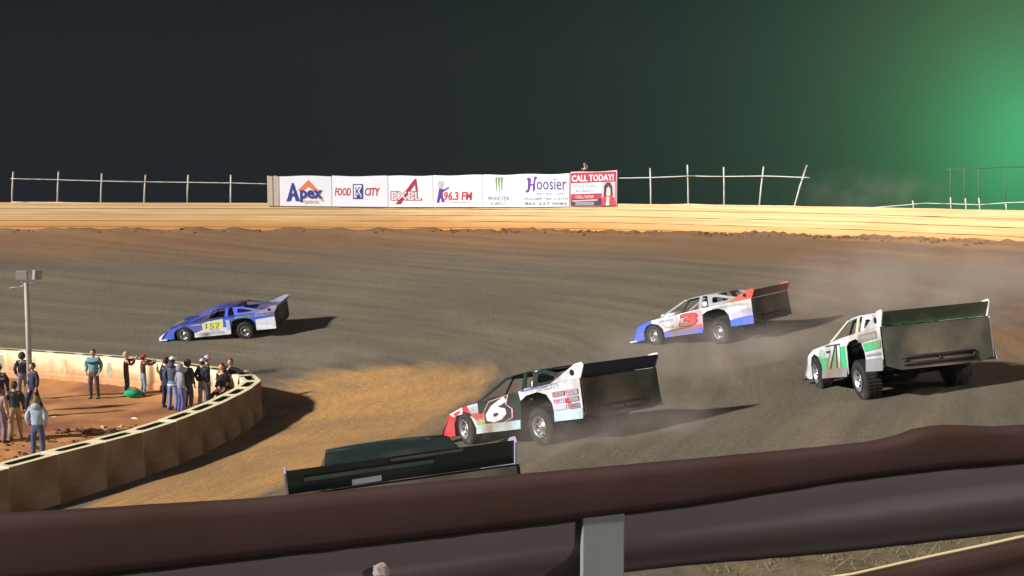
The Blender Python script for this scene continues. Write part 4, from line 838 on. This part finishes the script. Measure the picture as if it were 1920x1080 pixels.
botT = [(-100, 1108), (0, 1093), (180, 1075), (480, 1041), (960, 985), (1300, 942), (1600, 893), (1790, 872), (1920, 862), (2050, 850)]
plank('top_rail', rr0, [(u, lerp_t(topT, u)+1.2*nz(u*.02, 3), lerp_t(botT, u)+1.5*nz(u*.017, 9)) for u in us], BRN, 0, .07, Mi)
PAN = mat('mauve_panel', (.15, .122, .130), .95, var=.1, scale=2)
panT = [(-100, 1080), (960, 955), (2050, 820)]; panB = [(-100, 1220), (560, 1125), (960, 1062), (1300, 1020), (1600, 985), (1920, 945), (2050, 925)]
lowT = [(-100, 1230), (560, 1110), (960, 1050), (1300, 1005), (1600, 962), (1920, 915), (2050, 897)]; lowB = [(-100, 1300), (560, 1170), (960, 1100), (1060, 1084), (1300, 1056), (1600, 1030), (1920, 992), (2050, 975)]
b = MB(); V = []; PR_ = [(0, .0), (.25, .0), (.5, .002), (.6, .008), (.68, .02), (.76, .038), (.84, .058), (.92, .074), (1.0, .084), (1.0, .10), (.8, .075), (.6, .03), (.3, .014), (0, .014)]; KP = len(PR_)
for u in us:
    vt = lerp_t(panT, u); vb = lerp_t(lowB, u)+24+1.2*nz(u*.03, 2); a = rp(u, vt, -.004); c = rp(u, vb, -.004)
    for f_, d_ in PR_: V.append(Vector((a.x, a.y, a.z+(c.z-a.z)*f_))-Vector((RN.x, RN.y, 0))*(d_+.0012*nz(u*.008, f_*2)))
b.add(V, [(i*KP+k, i*KP+(k+1) % KP, (i+1)*KP+(k+1) % KP, (i+1)*KP+k) for i in range(len(us)-1) for k in range(KP)], PAN, True); b.build('guard_beam', rr0, T=Mi)
kT = [(1200, 1140), (1500, 1092), (1560, 1083), (1920, 1010), (2050, 983)]
plank('kick_board', rr0, [(u, lerp_t(kT, u), lerp_t(kT, u)+120) for u in us if u > 1180], BRN, -.02, .06, Mi)
b = MB(); GP = mat('pale_post', (.17, .185, .18), .6, scale=3, dirt=(.15, .14, .12), dirtamt=.3); a = rp(1087, 958, .0); c = rp(1166, 958, .0); n3 = Vector((RN.x, RN.y, 0))
b.prism([a+n3*.022, c+n3*.022, Vector((c.x, c.y, c.z-.6))+n3*.022, Vector((a.x, a.y, a.z-.6))+n3*.022], -n3*.02, GP); b.build('post', rr0, bevel=.004, T=Mi)
b = MB(); b.tube([rp(u, v, -.075) for u, v in ((1500, 1092), (1600, 1076), (1750, 1042), (1850, 1021), (1912, 1007), (2000, 990))], .0045, mat('cream_rope', (.55, .45, .26), .7), 6); b.build('cord', rr0, T=Mi)
# dry grass bank just below the stand
def verge():
    b = MB(); st = .25; idx = {}; V = []; F = []; ST = mat('dry_grass_soil', (.13, .10, .055), 1, scale=6, var=.4, bump=1)
    for j in range(14):
        for i in range(24):
            x = .9+i*st; y = 3.3+j*st; z = 5.05-.12*(y-4)+.06*nz(x*2, y*2); V.append((x, y, z)); idx[(i, j)] = len(V)-1
    for j in range(13):
        for i in range(23): F.append((idx[(i, j)], idx[(i+1, j)], idx[(i+1, j+1)], idx[(i, j+1)]))
    b.add(V, F, ST, True); GB = mat('dry_blade', (.15, .115, .06), .9)
    for k in range(5200):
        x = random.uniform(1., 6.4); y = random.uniform(3.4, 6.4); z = 5.05-.12*(y-4)+.06*nz(x*2, y*2); h = random.uniform(.02, .06); a = random.uniform(0, 6.28); d = Vector((math.cos(a), math.sin(a), 0)); ln = Vector((random.gauss(0, .04), random.gauss(0, .04), h))
        b.add([Vector((x, y, z))-d*.004, Vector((x, y, z))+d*.004, Vector((x, y, z))+ln], [(0, 1, 2)], GB)
    tag(b.build('dry_grass_bank'), 'dry straw coloured grass bank seen below the railing', 'grass', kind='stuff')
verge()
# crumpled scrap caught on the panel at the bottom edge
v_, f_ = sphere((0, 0, 0), .02, 1.1, .5, 1.3, 12, 9); b = MB(); b.add([Vector((p.x+.008*nz(p.x*90, p.z*90), p.y+.006*nz(p.z*80, p.x*70), p.z+.008*nz(p.z*70, p.y*90, p.x*50))) for p in v_], f_, mat('pink_tissue', (.26, .2, .19), .8), False)
o = b.build('crumpled_tissue'); o.location = rp(715, 1072, -.03); tag(o, 'small crumpled pinkish tissue at the bottom edge of the picture', 'tissue')

# ------------------------------------------------------------------ added fill light mast, unseen behind the grandstand
rt = empty('fill_light_mast', Vector((30, -16, 0)), 'added tall steel mast with a bank of fill lamps, unseen behind the stand', 'light pole')
b = MB(); b.tube([(0, 0, -.3), (0, 0, 27)], [.25, .14], GALV, 12); b.build('pole', rt)
b = MB(); b.box((0, 0, 26.6), (4.2, .12, .12), GALV); b.box((0, 0, 25.4), (4.2, .12, .12), GALV); b.build('crossarm', rt)
aim = Vector((-2, 26, 2))-Vector((30, -16, 26)); Ra = aim.to_track_quat('Y', 'Z').to_matrix()
LG = bpy.data.materials.new('fill_lamp_glass'); LG.use_nodes = True; q = LG.node_tree.nodes['Principled BSDF']; q.inputs['Emission Color'].default_value = (1, .93, .82, 1); q.inputs['Emission Strength'].default_value = 8
for z in (26.6, 25.4):
    for x in (-1.8, -.6, .6, 1.8):
        b = MB(); b.lathe([(.0, -.2), (.12, -.2), (.26, .05), (.27, .1), (.24, .1)], Vector((x, .2, z)), aim, GALV, 16); hd_ = b.build('floodlight_head', rt); b = MB(); b.lathe([(.24, .09), (.0, .09)], Vector((x, .2, z)), aim, LG, 16); b.build('lamp_glass', hd_)
fl = bpy.data.lights.new('mast_fill_lamp', 'SPOT'); fl.energy = 24000; fl.spot_size = R(100); fl.spot_blend = .5; fl.shadow_soft_size = 1.8; fl.color = (1, .93, .84)  # added fill lamp, brightens the car rears and the barrier's near side
fo = bpy.data.objects.new('mast_fill_lamp', fl); COL.objects.link(fo); fo.location = (30, -15.2, 26); fo.rotation_euler = aim.to_track_quat('-Z', 'Y').to_euler()

# ------------------------------------------------------------------ dust thrown up by the cars
def dust(c, rad, dens, seed, label, ang=0):
    b = MB(); v_, f_ = sphere((0, 0, 0), 1, rad[0], rad[1], rad[2], 20, 12); b.add(v_, f_, BLACK); o = b.build('dust_cloud'); o.location = c; o.rotation_euler = (0, 0, R(ang)); tag(o, label, 'dust', kind='stuff')
    m_ = bpy.data.materials.new('dust_%d' % seed); m_.use_nodes = True; t = m_.node_tree; t.nodes.remove(t.nodes['Principled BSDF']); nn = t.nodes.new
    p = nn('ShaderNodeVolumePrincipled'); p.inputs['Color'].default_value = (.74, .64, .57, 1)
    tc_ = nn('ShaderNodeTexCoord'); mp = nn('ShaderNodeMapping'); mp.inputs['Location'].default_value = (-1, -1, -1); mp.inputs['Scale'].default_value = (2, 2, 2); t.links.new(tc_.outputs['Generated'], mp.inputs[0])
    ln = nn('ShaderNodeVectorMath'); ln.operation = 'LENGTH'; t.links.new(mp.outputs[0], ln.inputs[0])
    fall = nn('ShaderNodeMapRange'); fall.interpolation_type = 'SMOOTHSTEP'; fall.inputs['From Min'].default_value = .25; fall.inputs['From Max'].default_value = .97; fall.inputs['To Min'].default_value = 1; fall.inputs['To Max'].default_value = 0; t.links.new(ln.outputs['Value'], fall.inputs[0])
    z = nn('ShaderNodeTexNoise'); z.inputs['Scale'].default_value = .9; z.inputs['Detail'].default_value = 3; t.links.new(tc_.outputs['Object'], z.inputs[0])
    r_ = nn('ShaderNodeMapRange'); r_.inputs['From Min'].default_value = .38; r_.inputs['From Max'].default_value = .68; t.links.new(z.outputs['Fac'], r_.inputs[0])
    a = nn('ShaderNodeMath'); a.operation = 'MULTIPLY'; t.links.new(fall.outputs[0], a.inputs[0]); t.links.new(r_.outputs[0], a.inputs[1]); a2 = nn('ShaderNodeMath'); a2.operation = 'MULTIPLY'; t.links.new(a.outputs[0], a2.inputs[0]); a2.inputs[1].default_value = dens
    t.links.new(a2.outputs[0], p.inputs['Density']); t.links.new(p.outputs[0], t.nodes['Material Output'].inputs['Volume']); o.data.materials.clear(); o.data.materials.append(m_)
def onz(u, v, up): q = ghit(u, v); return q+Vector((0, 0, up))
dust(onz(1350, 700, .5), (4.8, 3.2, 1.2), .32, 1, 'pale dust hanging between the number six car and the red plated car', 20)
dust(onz(1120, 830, .3), (3.4, 2.6, .8), .36, 2, 'low dust kicked up just behind the rear wheels of the centre car', 0)
dust(onz(1760, 600, .8), (6.5, 5.5, 2), .26, 3, 'thin tan dust drifting over the banking at far right', 30)
dust(Vector((17.5, 52.5, 7.2)), (5, 2.2, 1.9), .10, 4, 'faint dust puff rising above the wall right of the leaning fence posts', 0)
dust(onz(620, 680, .3), (4.5, 2.0, .6), .16, 5, 'low dust trailing over the track behind the blue car', 0)
# ------------------------------------------------------------------ haze
b = MB(); b.box((-20, 60, 13.2), (260, 180, 29.2), BLACK)
hz = b.build('haze'); hm = bpy.data.materials.new('night_haze'); hm.use_nodes = True; hn = hm.node_tree; hn.nodes.remove(hn.nodes['Principled BSDF'])
pv = hn.nodes.new('ShaderNodeVolumePrincipled'); pv.inputs['Color'].default_value = (.8, .82, .86, 1); pv.inputs['Density'].default_value = .00016; pv.inputs['Anisotropy'].default_value = .0
hn.links.new(pv.outputs[0], hn.nodes['Material Output'].inputs['Volume']); hz.data.materials.clear(); hz.data.materials.append(hm); tag(hz, kind='stuff')
